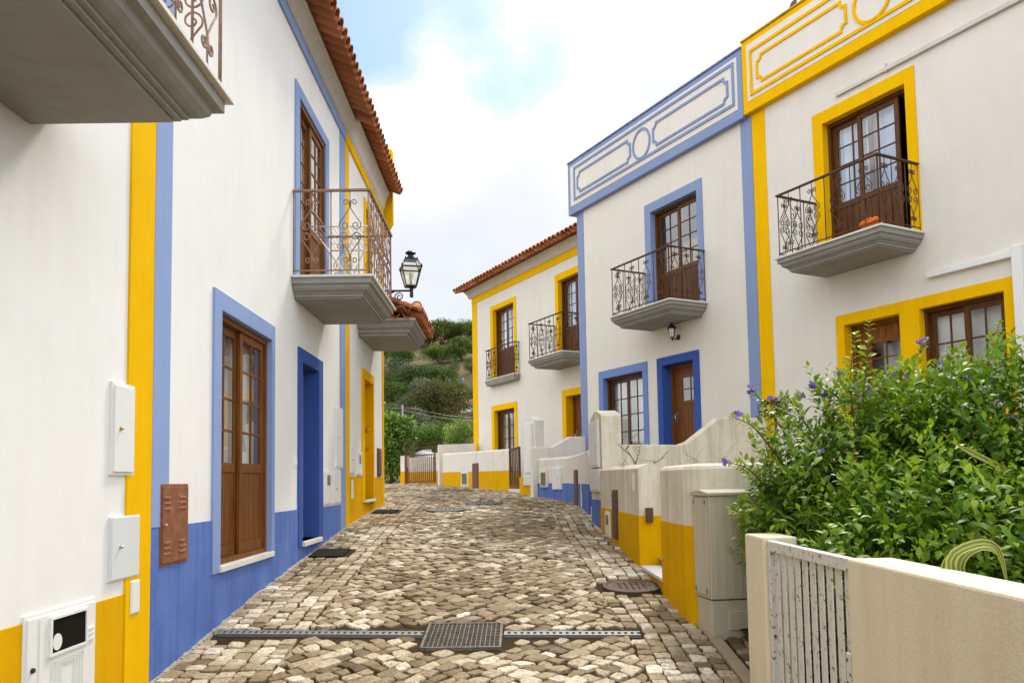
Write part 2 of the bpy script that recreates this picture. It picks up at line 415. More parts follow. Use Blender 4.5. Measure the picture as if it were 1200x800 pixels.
def window(h, fr, op, sur, smat, rows=4, cols=2, panel=.85, rec=.10, curtain='white', sill=True, open_right=0, wmat=None, blind=False, slide=True, cgap=(0,1), rmat=None, zc=None, cn=.13, ztop=None):
    wmat = wmat or WD
    a, b, c, d = op
    mb = MB(); fw = .05; r = rec
    # outer frame
    fr.box(mb, a+.005, a+fw, -r-.13, -r, c+.004, d-.005); fr.box(mb, b-fw, b-.005, -r-.13, -r, c+.004, d-.005)
    fr.box(mb, a+fw, b-fw, -r-.13, -r, d-fw-.01, d-.005); fr.box(mb, a+fw, b-fw, -r-.13, -r+.01, c+.004, c+.045)
    iu0, iu1, iz0, iz1 = a+fw, b-fw, c+.045, d-fw-.01
    mid = (iu0+iu1)/2
    panes = []
    leaves = [(iu0, mid+.03, -r-.065 if slide else -r-.03), (mid-.03-open_right, iu1-open_right, -r-.025)]
    for (p, q, n) in leaves:
        st = .075; t = .035
        fr.box(mb, p, p+st, n-t, n, iz0, iz1); fr.box(mb, q-st, q, n-t, n, iz0, iz1)
        fr.box(mb, p+st, q-st, n-t, n, iz1-st, iz1); fr.box(mb, p+st, q-st, n-t, n, iz0, iz0+st+.03)
        gz0 = iz0+st+.03
        if panel:
            gz0 = iz0+panel
            fr.box(mb, p+st, q-st, n-t, n, gz0-.09, gz0)
            k = max(3, int((q-p-2*st)/.11)); w = (q-p-2*st)/k
            for i in range(k): fr.box(mb, p+st+i*w+.004, p+st+(i+1)*w-.004, n-t+.006, n-.012, iz0+st+.03, gz0-.09)
        g0u, g1u, g1z = p+st, q-st, iz1-st
        for i in range(1, cols):
            x = g0u+(g1u-g0u)*i/cols; fr.box(mb, x-.012, x+.012, n-t+.008, n-.006, gz0, g1z)
        for j in range(1, rows):
            z = gz0+(g1z-gz0)*j/rows; fr.box(mb, g0u, g1u, n-t+.010, n-.008, z-.012, z+.012)
        panes.append((g0u, g1u, gz0, g1z, n-t/2))
    w = mb.build('window', wmat, h, bevel=.004)
    pm = MB()
    for (p, q, z0, z1, n) in panes: pm.add([fr.p(p,n,z0), fr.p(q,n,z0), fr.p(q,n,z1), fr.p(p,n,z1)], [(0,1,2,3)])
    pm.build('pane', GLS, w)
    if sur:
        sb = MB(); border(fr, sb, sur, op); sb.build('surround', smat, w, bevel=.003)
    if rmat or smat:
        rb = MB(); reveal_lining(fr, rb, op, .0-.02, r+.0); rb.build('reveal', rmat or smat, w)
    if sill:
        s2 = MB(); fr.box(s2, a-.03, b+.03, -r, .045, c-.05, c+.002); s2.build('sill', ST, w, bevel=.006)
    if curtain:
        cb = MB(); cz0 = c+.05; cz1 = ztop or d-.1
        cm = {'white': CURT, 'blue': CURB, 'yellow': CURY}[curtain]
        n0 = -r-.09-cn+.05
        for (f0, f1) in ([cgap] if not isinstance(cgap[0], tuple) else cgap):
            x0 = iu0+(iu1-iu0)*f0; x1 = iu0+(iu1-iu0)*f1
            if blind:
                nb = int((cz1-cz0)/.05)
                for j in range(nb):
                    z = cz0+j*.05; cb.add([fr.p(x0,n0,z), fr.p(x1,n0,z), fr.p(x1,n0+.016,z+.046), fr.p(x0,n0+.016,z+.046)], [(0,1,2,3)])
            else:
                k = int((x1-x0)/.02); A = []; B = []
                ph = rnd.random()*6
                for i in range(k+1):
                    x = x0+(x1-x0)*i/k
                    nn = n0+.022*math.sin(x*42+ph)+.014*math.sin(x*17+ph*2)
                    A.append(fr.p(x, nn, zc or cz0)); B.append(fr.p(x, nn*.6+n0*.4, cz1))
                cb.loft([A, B], close=False)
        cb.build('blind' if blind else 'curtain', cm, w, smooth=not blind)
    return w
def plank_door(h, fr, op, sur, smat, rec=.2, pane=(.30,.95,1.25,1.75), wmat=None, rmat=None, handle=True, sill=True, planks=True):
    wmat = wmat or WD
    a, b, c, d = op; r = rec; mb = MB()
    fr.box(mb, a+.005, a+.07, -r-.1, -r, c, d-.005); fr.box(mb, b-.07, b-.005, -r-.1, -r, c, d-.005); fr.box(mb, a+.07, b-.07, -r-.1, -r, d-.075, d-.005)
    p, q, z0, z1 = a+.07, b-.07, c+.01, d-.075; n = -r-.03
    w_ = q-p; pu0, pu1 = p+w_*pane[0], p+w_*pane[1]; pz0, pz1 = c+pane[2], c+pane[3]
    k = 8; w = w_/k
    for i in range(k):
        x0, x1 = p+i*w+.003, p+(i+1)*w-.003
        if pu0-.01 < (x0+x1)/2 < pu1+.01:
            fr.box(mb, x0, x1, n-.03, n, z0, pz0-.03); fr.box(mb, x0, x1, n-.03, n, pz1+.03, z1)
        else: fr.box(mb, x0, x1, n-.03, n, z0, z1)
    for (u0, u1, zz0, zz1) in ((pu0-.04, pu0+.02, pz0-.05, pz1+.05), (pu1-.02, pu1+.04, pz0-.05, pz1+.05), (pu0+.02, pu1-.02, pz0-.05, pz0+.02), (pu0+.02, pu1-.02, pz1-.02, pz1+.05)):
        fr.box(mb, u0, u1, n-.02, n+.012, zz0, zz1)
    mx = (pu0+pu1)/2; mz = (pz0+pz1)/2
    fr.box(mb, mx-.01, mx+.01, n-.01, n+.008, pz0+.02, pz1-.02); fr.box(mb, pu0+.02, pu1-.02, n-.012, n+.006, mz-.01, mz+.01)
    o = mb.build('door', wmat, h, bevel=.004)
    g_ = MB(); g_.add([fr.p(pu0,n-.005,pz0), fr.p(pu1,n-.005,pz0), fr.p(pu1,n-.005,pz1), fr.p(pu0,n-.005,pz1)], [(0,1,2,3)]); g_.build('pane', GLS, o)
    b_ = MB(); fr.box(b_, pu0, pu1, n-.30, n-.28, pz0, pz1); b_.build('curtain', CURT, o)
    if handle:
        hb = MB(); fr.box(hb, p+.05, p+.10, n, n+.012, c+.85, c+1.1); hb.tube([fr.p(p+.075,n+.01,c+1.02), fr.p(p+.075,n+.06,c+1.0), fr.p(p+.10,n+.07,c+.93), fr.p(p+.075,n+.05,c+.87)], .011); hb.build('handle', CHRM, o)
    sb = MB(); border(fr, sb, sur, op); sb.build('surround', smat, o, bevel=.003)
    rb = MB(); reveal_lining(fr, rb, op, -.02, r); rb.build('reveal', rmat or smat, o)
    if sill:
        s2 = MB(); fr.box(s2, a-.02, b+.02, -r, .05, c-.055, c); s2.build('sill', ST, o, bevel=.006)
    return o

def spiral(c, r, a0, a1, n, e, f):
    """points turning about c from angle a0 to a1, radius growing from r[0] to r[1]; e, f span the plane"""
    out = []
    for i in range(n+1):
        t = i/n; a = a0+(a1-a0)*t; rr = r[0]+(r[1]-r[0])*t
        out.append(c + e*(rr*math.cos(a)) + f*(rr*math.sin(a)))
    return out
def scroll_motif(mb, base, e, h, r=.0065):
    f = Vector((0,0,1)); e = Vector(e)
    def P(x, z): return base + e*x + f*(z*h)
    for s in (-1, 1):
        for m in (0, 1):
            zz = (lambda z: z) if m == 0 else (lambda z: 1-z)
            fm = f*(1 if m == 0 else -1)
            es = e*s
            c1 = base + es*.048 + f*(zz(.875)*h)
            sp = spiral(c1, (.012,.040), R_(-260), R_(200), 12, es, fm)
            mid = [P(s*.004, zz(.80)), P(s*.05, zz(.72)), P(s*.115, zz(.62))]
            c2 = base + es*.070 + f*(zz(.575)*h)
            sp2 = spiral(c2, (.062,.014), R_(35), R_(-430), 18, es, fm)
            mb.tube(sp + mid + sp2, r, 5)
def balcony(h, fr, u0, u1, n1, z, zr, mat=None, thick=.25, rail=None, nmot=None, lip=ST, kin=1.0):
    mat = mat or GR; rail = rail or RAIL
    k = min(1.0, n1/.6)*kin
    prof = [(.02,-.028), (.02,-.095), (.05,-.105), (.055,-.115), (.062,-.14), (.085,-.165), (.12,-.18), (.12,-.195), (.14,-.20), (.14,-thick+.02), (.165,-thick+.018), (.165,-thick)]
    mb = MB(); rings = []
    for (i, dz) in prof:
        i *= k
        rings.append([fr.p(u0+i, .004, z+dz), fr.p(u0+i, n1-i, z+dz), fr.p(u1-i, n1-i, z+dz), fr.p(u1-i, .004, z+dz)])
    mb.loft(rings, True, True, True)
    o = mb.build('balcony', mat, h)
    lb = MB(); fr.box(lb, u0-.012, u1+.012, .004, n1+.012, z-.028, z); lb.build('ledge', lip, o, bevel=.004)
    rb = MB(); hb = MB()
    H = zr-z; e = .045
    pts = [(u0+e, .01), (u0+e, n1-e), (u1-e, n1-e), (u1-e, .01)]
    hp = [fr.p(a, b, zr) for a, b in pts]
    for i in range(3):
        A, B = hp[i], hp[i+1]
        d = (B-A).normalized(); s = d.cross(Vector((0,0,1)))*.022
        q = [A-d*.02-s, A-d*.02+s, B+d*.02+s, B+d*.02-s] if i == 1 else [A-s, A+s, B+s, B-s]
        hb.hexa([p+Vector((0,0,-.012)) for p in q] + [p+Vector((0,0,.012)) for p in q])
    hb.build('handrail', rail, o)
    for i in range(3):
        A = fr.p(*pts[i], z); B = fr.p(*pts[i+1], z); d = B-A; ln = d.length; d.normalize()
        rb.tube([A+Vector((0,0,.06)), B+Vector((0,0,.06))], .010, 4)
        if i == 1: cnt = nmot[1] if nmot else max(1, round(ln/.42))
        else: cnt = nmot[0] if nmot else max(1, round(ln/.42))
        if cnt == 0: continue
        w = ln/cnt
        for j in range(cnt+1):
            p = A+d*(min(max(j*w, .008), ln-.008)); rb.tube([p+Vector((0,0,0)), p+Vector((0,0,H))], .008, 4)
        for j in range(cnt):
            scroll_motif(rb, A+d*((j+.5)*w)+Vector((0,0,.07)), d*min(1.0, w/.36), H-.10)
            p = A+d*((j+.5)*w)
            rb.tube([p+Vector((0,0,.07+(H-.1)*.8)), p+Vector((0,0,H))], .006, 4); rb.tube([p+Vector((0,0,.06)), p+Vector((0,0,.07+(H-.1)*.2))], .006, 4)
    rb.build('railing', rail, o, smooth=True)
    return o

def tile_row(mb, P, u, s, up, w, ln, r0, r1, inv, n=6):
    """half pipe tile: P start at lower end, u across, s upslope, up normal"""
    th = .014; rings = []
    def ring(q, r, rr):
        out = []
        for k in range(n+1):
            a = math.pi*k/n
            y = math.sin(a)*r*(-1 if inv else 1)
            out.append(q + u*(math.cos(a)*r*1.02) + up*y)
        return out
    a0 = ring(P, r0, 0); a1 = ring(P+s*ln, r1, 0)
    b0 = ring(P, r0-th, 0); b1 = ring(P+s*ln, r1-th, 0)
    mb.loft([b1, b0, a0, a1], close=False)
def tiled_slope(mb, A, u, s, up, width, length, sp=.215, rl=.40, seed=1):
    rr = random.Random(seed)
    nc = max(1, int(round(width/sp))); sp = width/nc; rows = max(1, int(math.ceil(length/rl)))
    for c in range(nc+1):
        for j in range(rows):
            d0 = j*rl - (.0 if j else rr.random()*.02)
            ln = min(rl+.06, length-d0+.02)
            mb.T = min(1, max(0, rr.gauss(.5, .2)))
            P = A + u*(c*sp + rr.gauss(0,.004)) + s*d0 + up*(.075 + rr.gauss(0,.003))
            tile_row(mb, P+up*.012*(1), u, s, (up + s*-.0).normalized(), sp, ln, sp*.43, sp*.36, False)
            if c < nc:
                mb.T = min(1, max(0, rr.gauss(.45, .2)))
                tile_row(mb, A + u*((c+.5)*sp) + s*(d0-.03) + up*.065, u, s, up, sp, ln, sp*.40, sp*.46, True)
    mb.T = .5
def roof(h, fr, u0, u1, n_e, z_e, pitch=24, run=3.6, seed=1):
    s = (-fr.n*math.cos(R_(pitch)) + Vector((0,0,math.sin(R_(pitch))))); up = (fr.n*math.sin(R_(pitch)) + Vector((0,0,math.cos(R_(pitch)))))
    mb = MB(); A = fr.p(u0, n_e, z_e)
    tiled_slope(mb, A, fr.u.copy(), s, up, u1-u0, run, seed=seed)
    # board the tiles lie on, back slope, and gable ends
    B = fr.p(u0+.02, n_e-.24, z_e+.24*math.tan(R_(pitch))-.02)
    run2 = run-.15
    mb.T = .3
    top = B + s*run2
    bk = top - fr.n*run2*math.cos(R_(pitch)) - Vector((0,0,run2*math.sin(R_(pitch))))
    w = fr.u*(u1-u0-.04)
    mb.prism([B, top, bk], w)
    return mb.build('roof', TILE, h)
def cornice(h, fr, u0, u1, z0, z1, n1, mat=CO):
    prof = [(0,0), (.22,0), (.22,.10), (.35,.16), (.35,.26), (.42,.42), (.60,.62), (.82,.74), (.82,.82), (1,.84), (1,1), (0,1)]
    mb = MB()
    mb.prism([fr.p(u0, .002+a*n1, z0+b*(z1-z0)) for a, b in prof], fr.u*(u1-u0))
    return mb.build('cornice', mat, h)

def wall_box(fr, u0, u1, z0, z1, mat, label, name='utility_box', cat='utility box', proud=.026, knob=(.2,.5), kmat=None, flange=True, group=None, extra=None):
    r = thing(name, label, cat, fr.p((u0+u1)/2, 0, z0), group)
    mb = MB()
    if flange: fr.box(mb, u0, u1, -.03, proud*.6, z0, z1)
    else: fr.box(mb, u0, u1, -.03, proud*.8, z0, z1)
    mb.build('frame', mat, r, bevel=.004)
    i = .022 if flange else .008
    d = MB(); fr.box(d, u0+i, u1-i, proud*.5, proud, z0+i, z1-i)
    dp = d.build('door_panel', mat, r, bevel=.003)
    if knob:
        k = MB(); k.lathe(fr.p(u0+(u1-u0)*knob[0], proud, z0+(z1-z0)*knob[1]), [(.013,0), (.013,.006), (.008,.008), (.010,.018), (.006,.022)], 10, fr.n); k.build('knob', kmat or CHRM, dp)
    if extra: extra(r, dp)
    return r

# ------------------------------------------------------------------ left row: three houses
def house(label, loc, group=None): return thing('house', label, 'house', loc, group)

# house A, nearest on the left
hA = house('white house at the left edge with yellow plinth and grey balcony overhead', (-2.5,2,-1.7), 'houses along the lane')
wall_shell(hA, FL, -3, 5.685, -2.6, 5.2, [], WH)
bands(hA, FL, 'plinth', [(-3, 5.32, -2.6, -.68)], YD, .008)
bands(hA, FL, 'corner_strip', [(5.32, 5.682, -2.6, 5.1)], YE, .016)
balcony(hA, FL, -.6, 4.42, .985, 2.165, 3.12, nmot=(2,12), thick=.235, kin=1.42)

# house B
hB = house('white house on the left with blue plinth, blue framed french door and iron balcony', (-2.5,9,-1.1), 'houses along the lane')
opFD = (7.04, 8.56, -.68, 1.55); opEN = (9.84, 10.70, -.67, 1.51); opBW = (9.70, 11.13, 2.42, 4.77)
wall_shell(hB, FL, 5.69, 12.49, -2.6, 5.62, [opFD, opEN, opBW], WH)
bands(hB, FL, 'plinth', [(5.692, 6.86, -2.4, -.28), (8.66, 9.66, -2.4, -.28), (10.93, 12.12, -2.4, -.29), (6.86, 8.66, -2.4, -.73), (9.66, 10.93, -2.4, -.73)], BD, .010)
bands(hB, FL, 'corner_strip', [(5.692, 5.98, -.278, 5.43)], BS, .014, label='faded blue corner strip beside the yellow strip')
bands(hB, FL, 'corner_strip', [(12.12, 12.485, -.9, 5.43)], BS, .014)
bands(hB, FL, 'eave_band', [(5.692, 12.485, 5.432, 5.58)], BS, .03)
cornice(hB, FL, 5.69, 12.6, 5.585, 5.80, .17)
roof(hB, FL, 5.7, 12.75, .42, 5.76, seed=3)
window(hB, FL, opFD, (6.86, 8.66, -.73, 1.71), BS, rows=4, panel=.86, rec=.035, cn=.14)
# entrance: deep blue recess with a brown door at its back
eb = MB(); FL.box(eb, 9.90, 10.64, -.26, -.19, -.66, 1.44)
for i in range(6): FL.box(eb, 9.95+i*.108, 10.045+i*.108, -.19, -.18, -.55, 1.35)
ed = eb.build('door', WD, hB, bevel=.004); ed['label'] = 'brown door deep in the blue entrance recess'
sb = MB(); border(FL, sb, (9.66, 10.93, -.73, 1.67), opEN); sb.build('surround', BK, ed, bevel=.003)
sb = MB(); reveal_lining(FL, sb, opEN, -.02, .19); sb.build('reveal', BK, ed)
sb = MB(); FL.box(sb, 9.82, 10.74, -.19, .06, -.73, -.67); sb.build('sill', ST, ed, bevel=.006)
window(hB, FL, opBW, (9.51, 11.32, 2.42, 4.91), BS, rows=5, panel=.9, rec=.0, cgap=(-.15,1), sill=False, cn=.10)
balcony(hB, FL, 9.36, 11.25, .955, 2.46, 3.48, nmot=(2,5))

# house C
hC = house('white house with ochre plinth at the far left end of the row', (-2.5,14.4,-.5), 'houses along the lane')
opCD = (14.14, 15.04, -.26, 1.86); opCW = (14.36, 14.86, 3.55, 5.0)
wall_shell(hC, FL, 12.495, 16.38, -2.0, 5.78, [opCD, opCW], WH)
bands(hC, FL, 'plinth', [(12.80, 13.90, -1.8, .14), (15.14, 16.2, -1.8, .14), (13.90, 15.14, -1.8, -.31)], YD, .010)
bands(hC, FL, 'corner_strip', [(12.497, 12.80, -1.8, 5.43)], YE, .014)
bands(hC, FL, 'corner_strip', [(16.2, 16.39, -1.8, 5.43)], YE, .014, label='narrow yellow strip at the far corner')
bands(hC, FL, 'eave_band', [(12.497, 16.39, 5.432, 5.60)], YE, .03)
cornice(hC, FL, 12.62, 16.38, 5.604, 5.99, .15)
roof(hC, FL, 12.80, 16.46, .34, 5.97, seed=5)
gb = MB(); gb.prism([FL.p(16.5,.0,5.05), FL.p(16.5,.20,5.42), FL.p(16.5,.20,6.95), FL.p(16.5,-.05,7.05), FL.p(16.5,-3.2,8.2), FL.p(16.5,-3.2,5.05)], FL.u*.16)
gb.build('gable', YE, hC, bevel=.006)
cd = MB(); FL.box(cd, 14.17, 15.01, -.27, -.20, -.25, 1.82)
for i in range(6): FL.box(cd, 14.22+i*.125, 14.325+i*.125, -.2, -.19, -.15, 1.72)
cdo = cd.build('door', YD, hC, bevel=.004)
sb = MB(); border(FL, sb, (13.90, 15.14, -.31, 2.02), opCD); sb.build('surround', YE, cdo, bevel=.003)
sb = MB(); reveal_lining(FL, sb, opCD, -.02, .2); sb.build('reveal', YD, cdo)
sb = MB(); FL.box(sb, 14.1, 15.08, -.2, .06, -.31, -.26); sb.build('sill', ST, cdo, bevel=.006)
sb = MB(); sb.lathe(FL.p(15.035,-.10,1.0), [(.045,0),(.045,.012),(.02,.03)], 10, -FL.u); sb.build('lamp_button', BRASS, cdo); sb = MB(); sb.lathe(FL.p(15.035,-.10,.66), [(.035,0),(.03,.02)], 10, -FL.u); sb.build('bell_button', BRASS, cdo)
window(hC, FL, opCW, (14.21, 15.0, 3.4, 5.14), YE, rows=4, panel=.3, rec=.08, curtain='yellow', blind=True, sill=False)
# tiled door canopy
canopy_u0, canopy_u1, canopy_n, cz = 13.50, 15.45, 1.00, 2.52
mb = MB(); rings = []
for (i, dz) in [(.17,0), (.17,.04), (.13,.05), (.13,.09), (.07,.13), (.05,.18), (.05,.24)]:
    rings.append([FL.p(canopy_u0+i,.004,cz+dz), FL.p(canopy_u0+i,canopy_n-i,cz+dz), FL.p(canopy_u1-i,canopy_n-i,cz+dz), FL.p(canopy_u1-i,.004,cz+dz)])
mb.loft(rings, True, True, True)
can = mb.build('canopy', GR, hC)
lb = MB(); FL.box(lb, canopy_u0+.02, canopy_u1-.02, .004, canopy_n-.02, cz+.24, cz+.275); lb.build('ledge', ST, can, bevel=.004)
mb = MB()
pt = R_(20)
tiled_slope(mb, FL.p(canopy_u0-.02, canopy_n+.06, cz+.27), FL.u.copy(), (-FL.n*math.cos(pt)+Vector((0,0,math.sin(pt)))), (FL.n*math.sin(pt)+Vector((0,0,math.cos(pt)))), canopy_u1-canopy_u0+.04, 1.1, seed=9)
# near hip side, tiles facing down the lane
ps = R_(24)
tiled_slope(mb, FL.p(canopy_u0-.06, .10, cz+.27), FL.n.copy(), (FL.u*math.cos(ps)+Vector((0,0,math.sin(ps)))), (-FL.u*math.sin(ps)+Vector((0,0,math.cos(ps)))), canopy_n-.12, .5, seed=10)
mb.build('canopy_tiles', TILE, can)

# ------------------------------------------------------------------ right row
DEPTH = 6.5
def parapet(h, fr, u0, u1, z0, z1, frame_u, frame_z, panels, pz, oval, mat, lmat, white):
    mb = MB(); n1 = .12
    fr.box(mb, u0, u1, -.25, n1-.004, z0, z1)
    body = mb.build('parapet', mat, h, bevel=.006)
    fb = MB(); bl, br, bb, bt = .12, .12, .19, .10
    fr.box(fb, u0+bl, u1-br, n1-.02, n1+.002, z0+bb, z1-bt); fb.build('field', white, body)
    rb = MB(); lw = .052
    a, b = frame_u; c, d = frame_z; n0_, n1_ = n1-.01, n1+.022
    fr.box(rb, a, a+lw, n0_, n1_, c, d); fr.box(rb, b-lw, b, n0_, n1_, c, d); fr.box(rb, a+lw, b-lw, n0_, n1_, c, c+lw); fr.box(rb, a+lw, b-lw, n0_, n1_, d-lw, d)
    def notch(p, q, z_0, z_1, k):
        # rectangle with stepped corners
        return [(p+k,z_0),(q-k,z_0),(q-k,z_0+k*.45),(q-k*.45,z_0+k),(q,z_0+k),(q,z_1-k),(q-k*.45,z_1-k),(q-k,z_1-k*.45),(q-k,z_1),(p+k,z_1),(p+k,z_1-k*.45),(p+k*.45,z_1-k),(p,z_1-k),(p,z_0+k),(p+k*.45,z_0+k),(p+k,z_0+k*.45)]
    for (p, q) in panels:
        o_ = notch(p, q, pz[0], pz[1], .10); i_ = notch(p+.046, q-.046, pz[0]+.046, pz[1]-.046, .088)
        rb.loft([[fr.p(x, n0_, z) for x, z in o_], [fr.p(x, n1_, z) for x, z in o_], [fr.p(x, n1_, z) for x, z in i_], [fr.p(x, n0_, z) for x, z in i_]])
    if oval:
        cu, czz, ru, rz = oval
        K = 36
        def el(a_, b_, n): return [fr.p(cu+a_*math.cos(2*math.pi*i/K), n, czz+b_*math.sin(2*math.pi*i/K)) for i in range(K)]
        rb.loft([el(ru,rz,n0_), el(ru,rz,n1_), el(ru-.05,rz-.05,n1_), el(ru-.05,rz-.05,n0_)])
    rb.build('moulding', lmat, body)
    cb = MB(); fr.box(cb, u0-.0, u1, -.27, n1+.02, z1+.001, z1+.035); cb.build('coping', MOLD if mat is BSR else MOLY, body, bevel=.005)
    return body

# house E, blue
hE = house('white house with a blue parapet and a brown door in a blue recess', (2.5,17,-.2), 'houses along the lane')
eW2 = (-1.39, .05, 3.32, 5.51); eW1 = (-3.26, -1.79, .55, 2.28); eD = (-1.15, -.20, .28, 2.29)
wall_shell(hE, FR, -4.20, 1.535, -1.5, 7.4, [eW2, eW1, eD], CR, DEPTH)
bands(hE, FR, 'corner_strip', [(-4.20, -3.93, -1.5, 6.35)], BSR, .014)
bands(hE, FR, 'corner_strip', [(1.265, 1.533, -1.5, 6.35)], BSR, .014, label='faded blue corner strip against the yellow strip')
parapet(hE, FR, -4.40, 1.455, 6.33, 7.58, (-4.12, 1.27), (6.62, 7.42), [(-3.98, -1.84), (-1.09, 1.12)], (6.74, 7.25), (-1.47, 6.98, .31, .33), BSR, BSR, CR)
window(hE, FR, eW2, (-1.58, .20, 3.32, 5.70), BSR, rows=4, panel=.85, curtain='yellow', blind=True, cgap=(-.2,1), ztop=4.72, wmat=WK)
window(hE, FR, eW1, (-3.43, -1.64, .40, 2.45), BM, rows=4, panel=.0, curtain='white', blind=True, cgap=(-.2,1), wmat=WK)
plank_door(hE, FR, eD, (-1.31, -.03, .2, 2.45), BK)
balcony(hE, FR, -1.66, .25, .90, 3.30, 4.28, rail=RAILD, nmot=(3,4))

# house F, yellow, nearest on the right
hF = house('white house with a yellow parapet behind the big flowering shrub', (5,12.5,-.8), 'houses along the lane')
fW2 = (3.05, 4.52, 3.38, 5.57); fW1 = (4.57, 5.75, .9, 2.31); fD = (3.30, 4.26, .25, 2.31)
wall_shell(hF, FR, 1.54, 8.0, -2.2, 7.4, [fW2, fW1, fD], CR, DEPTH)
bands(hF, FR, 'corner_strip', [(1.542, 1.84, -2.2, 6.35)], YE, .014)
parapet(hF, FR, 1.465, 7.45, 6.36, 7.66, (1.66, 7.2), (6.62, 7.44), [(1.81, 3.70), (4.62, 7.0)], (6.76, 7.27), (4.14, 6.99, .34, .34), YE, YE, CR)
window(hF, FR, fW2, (2.86, 4.67, 3.38, 5.77), YE, rows=4, panel=.85, curtain='blue', open_right=.17, cgap=(-.2,.8), wmat=WK)
# ground floor: one yellow field round door and window
wF = window(hF, FR, fW1, None, YE, rows=3, panel=.0, curtain='white', blind=True, rec=.08, wmat=WK)
dF = plank_door(hF, FR, fD, (3.15, 4.565, .2, 2.47), YE, rec=.14)
sb = MB(); FR.box(sb, 4.567, 5.75, -.02, .022, 2.31, 2.47); FR.box(sb, 5.75, 5.88, -.02, .022, .2, 2.47); FR.box(sb, 4.567, 5.75, -.02, .022, .2, .85); sb.build('surround', YE, wF, bevel=.003)
hk = MB(); hp_ = FR.p(4.82, -.14, 1.62)
for s_ in (-1, 1):
    hk.tube([hp_ + FR.u*s_*(.055*math.sin(t)**3) + Vector((0,0,.012*(4*math.cos(t)-1.6*math.cos(2*t)-.6*math.cos(3*t)))) for t in [i*math.pi/12 for i in range(13)]], .007, 5)
hk.tube([hp_+Vector((0,0,.03)), hp_+Vector((0,0,.18))], .003, 4); hk.build('hanging_heart', WIRE, wF)
balcony(hF, FR, 2.82, 4.70, .90, 3.37, 4.34, rail=RAILD, nmot=(3,4))
tb = MB(); FR.box(tb, 3.35, 4.26, .0, .045, 5.88, 5.935); FR.box(tb, 4.262, 7.4, .0, .05, 5.875, 5.94); FR.box(tb, 4.235, 4.262, .0, .055, 5.86, 5.99); tb.build('cable_trunking', CO, hF, bevel=.004)
tb = MB(); FR.box(tb, 4.74, 5.90, .0, .07, 2.70, 2.78); tb.build('cable_trunking', BOXW, hF, bevel=.004)
tb = MB(); FR.box(tb, 5.90, 6.02, .0, .09, -1.5, 2.83); tb.build('downpipe', BOXW, hF, bevel=.01)

# house D, yellow, far
hD = house('white house with yellow trim and red tiled roof beyond the blue parapet', (-.6,24.5,0), 'houses along the lane')
dW2a = (-11.38, -9.95, 3.33, 5.53); dW2b = (-7.28, -5.85, 3.35, 5.57); dW1 = (-11.38, -10.0, .45, 2.28); dD = (-6.98, -6.02, .28, 2.31)
wall_shell(hD, FD, -12.97, -4.25, -1.0, 6.5, [dW2a, dW2b, dW1, dD], CR, DEPTH)
bands(hD, FD, 'corner_strip', [(-12.98, -12.60, -1.0, 6.05)], YE, .014)
bands(hD, FD, 'eave_band', [(-12.98, -4.26, 6.052, 6.26)], YE, .025)
cornice(hD, FD, -13.15, -4.26, 6.262, 6.50, .22)
roof(hD, FD, -13.35, -4.26, .46, 6.47, pitch=20, seed=12)
window(hD, FD, dW2a, (-11.57, -9.80, 3.33, 5.68), YE, rows=4, panel=.85, curtain='white', rmat=YE, cgap=(-.2,.95), wmat=WK)
window(hD, FD, dW2b, (-7.45, -5.68, 3.35, 5.75), YE, rows=4, panel=.85, curtain='blue', cgap=(-.2,.6), wmat=WK)
window(hD, FD, dW1, (-11.57, -9.83, .3, 2.45), YE, rows=4, panel=.0, curtain='white', cgap=(.1,1), wmat=WK)
plank_door(hD, FD, dD, (-7.18, -5.85, .2, 2.49), YE, pane=(.3,.9,1.0,1.6))
balcony(hD, FD, -7.55, -5.7, .88, 3.33, 4.33, rail=RAILD, nmot=(3,4))
balcony(hD, FD, -11.62, -9.6, .22, 3.28, 4.24, rail=RAILD, nmot=(1,5), thick=.2)

# ------------------------------------------------------------------ ground
NX = 61
def ground_sheet():
    xs = [-400,-200,-80,-30] + [-12+i*.5 for i in range(49)] + [30,80,200,400]
    ys = [-400,-100,-20] + [-5+i*.5 for i in range(110)] + [60,90]
    V = [(x, y, g(y)-.020) for y in ys for x in xs]
    n = len(xs); F = [(j*n+i, j*n+i+1, (j+1)*n+i+1, (j+1)*n+i) for j in range(len(ys)-1) for i in range(n-1)]
    mb = MB(); mb.add(V, F); return mb.build('ground', SOIL, kind='structure')
ground_sheet()
# hillside: rises beyond the lane
HY = [60, 75, 95, 120, 150, 190, 240, 300, 380, 600]
HZ = [-.3, 2.0, 6.5, 12, 19.5, 30, 42, 52, 57, 50]
def hz(x, y):
    b = float(np.interp(y, HY, HZ))
    k = min(1, max(0, (y-60)/60))
    return b + k*(2.2*math.sin(x*.045+1.2)+1.6*math.sin(y*.06+x*.03) + 6*math.sin(x*.012+.6)) - k*abs(x+12)*.03
mb = MB(); xs = [-300+i*8 for i in range(76)]; ys = [58+i*7 for i in range(70)]
mb.add([(x, y, hz(x,y)) for y in ys for x in xs], [(j*76+i, j*76+i+1, (j+1)*76+i+1, (j+1)*76+i) for j in range(69) for i in range(75)])
mb.build('hillside', HILL, smooth=True, kind='structure')

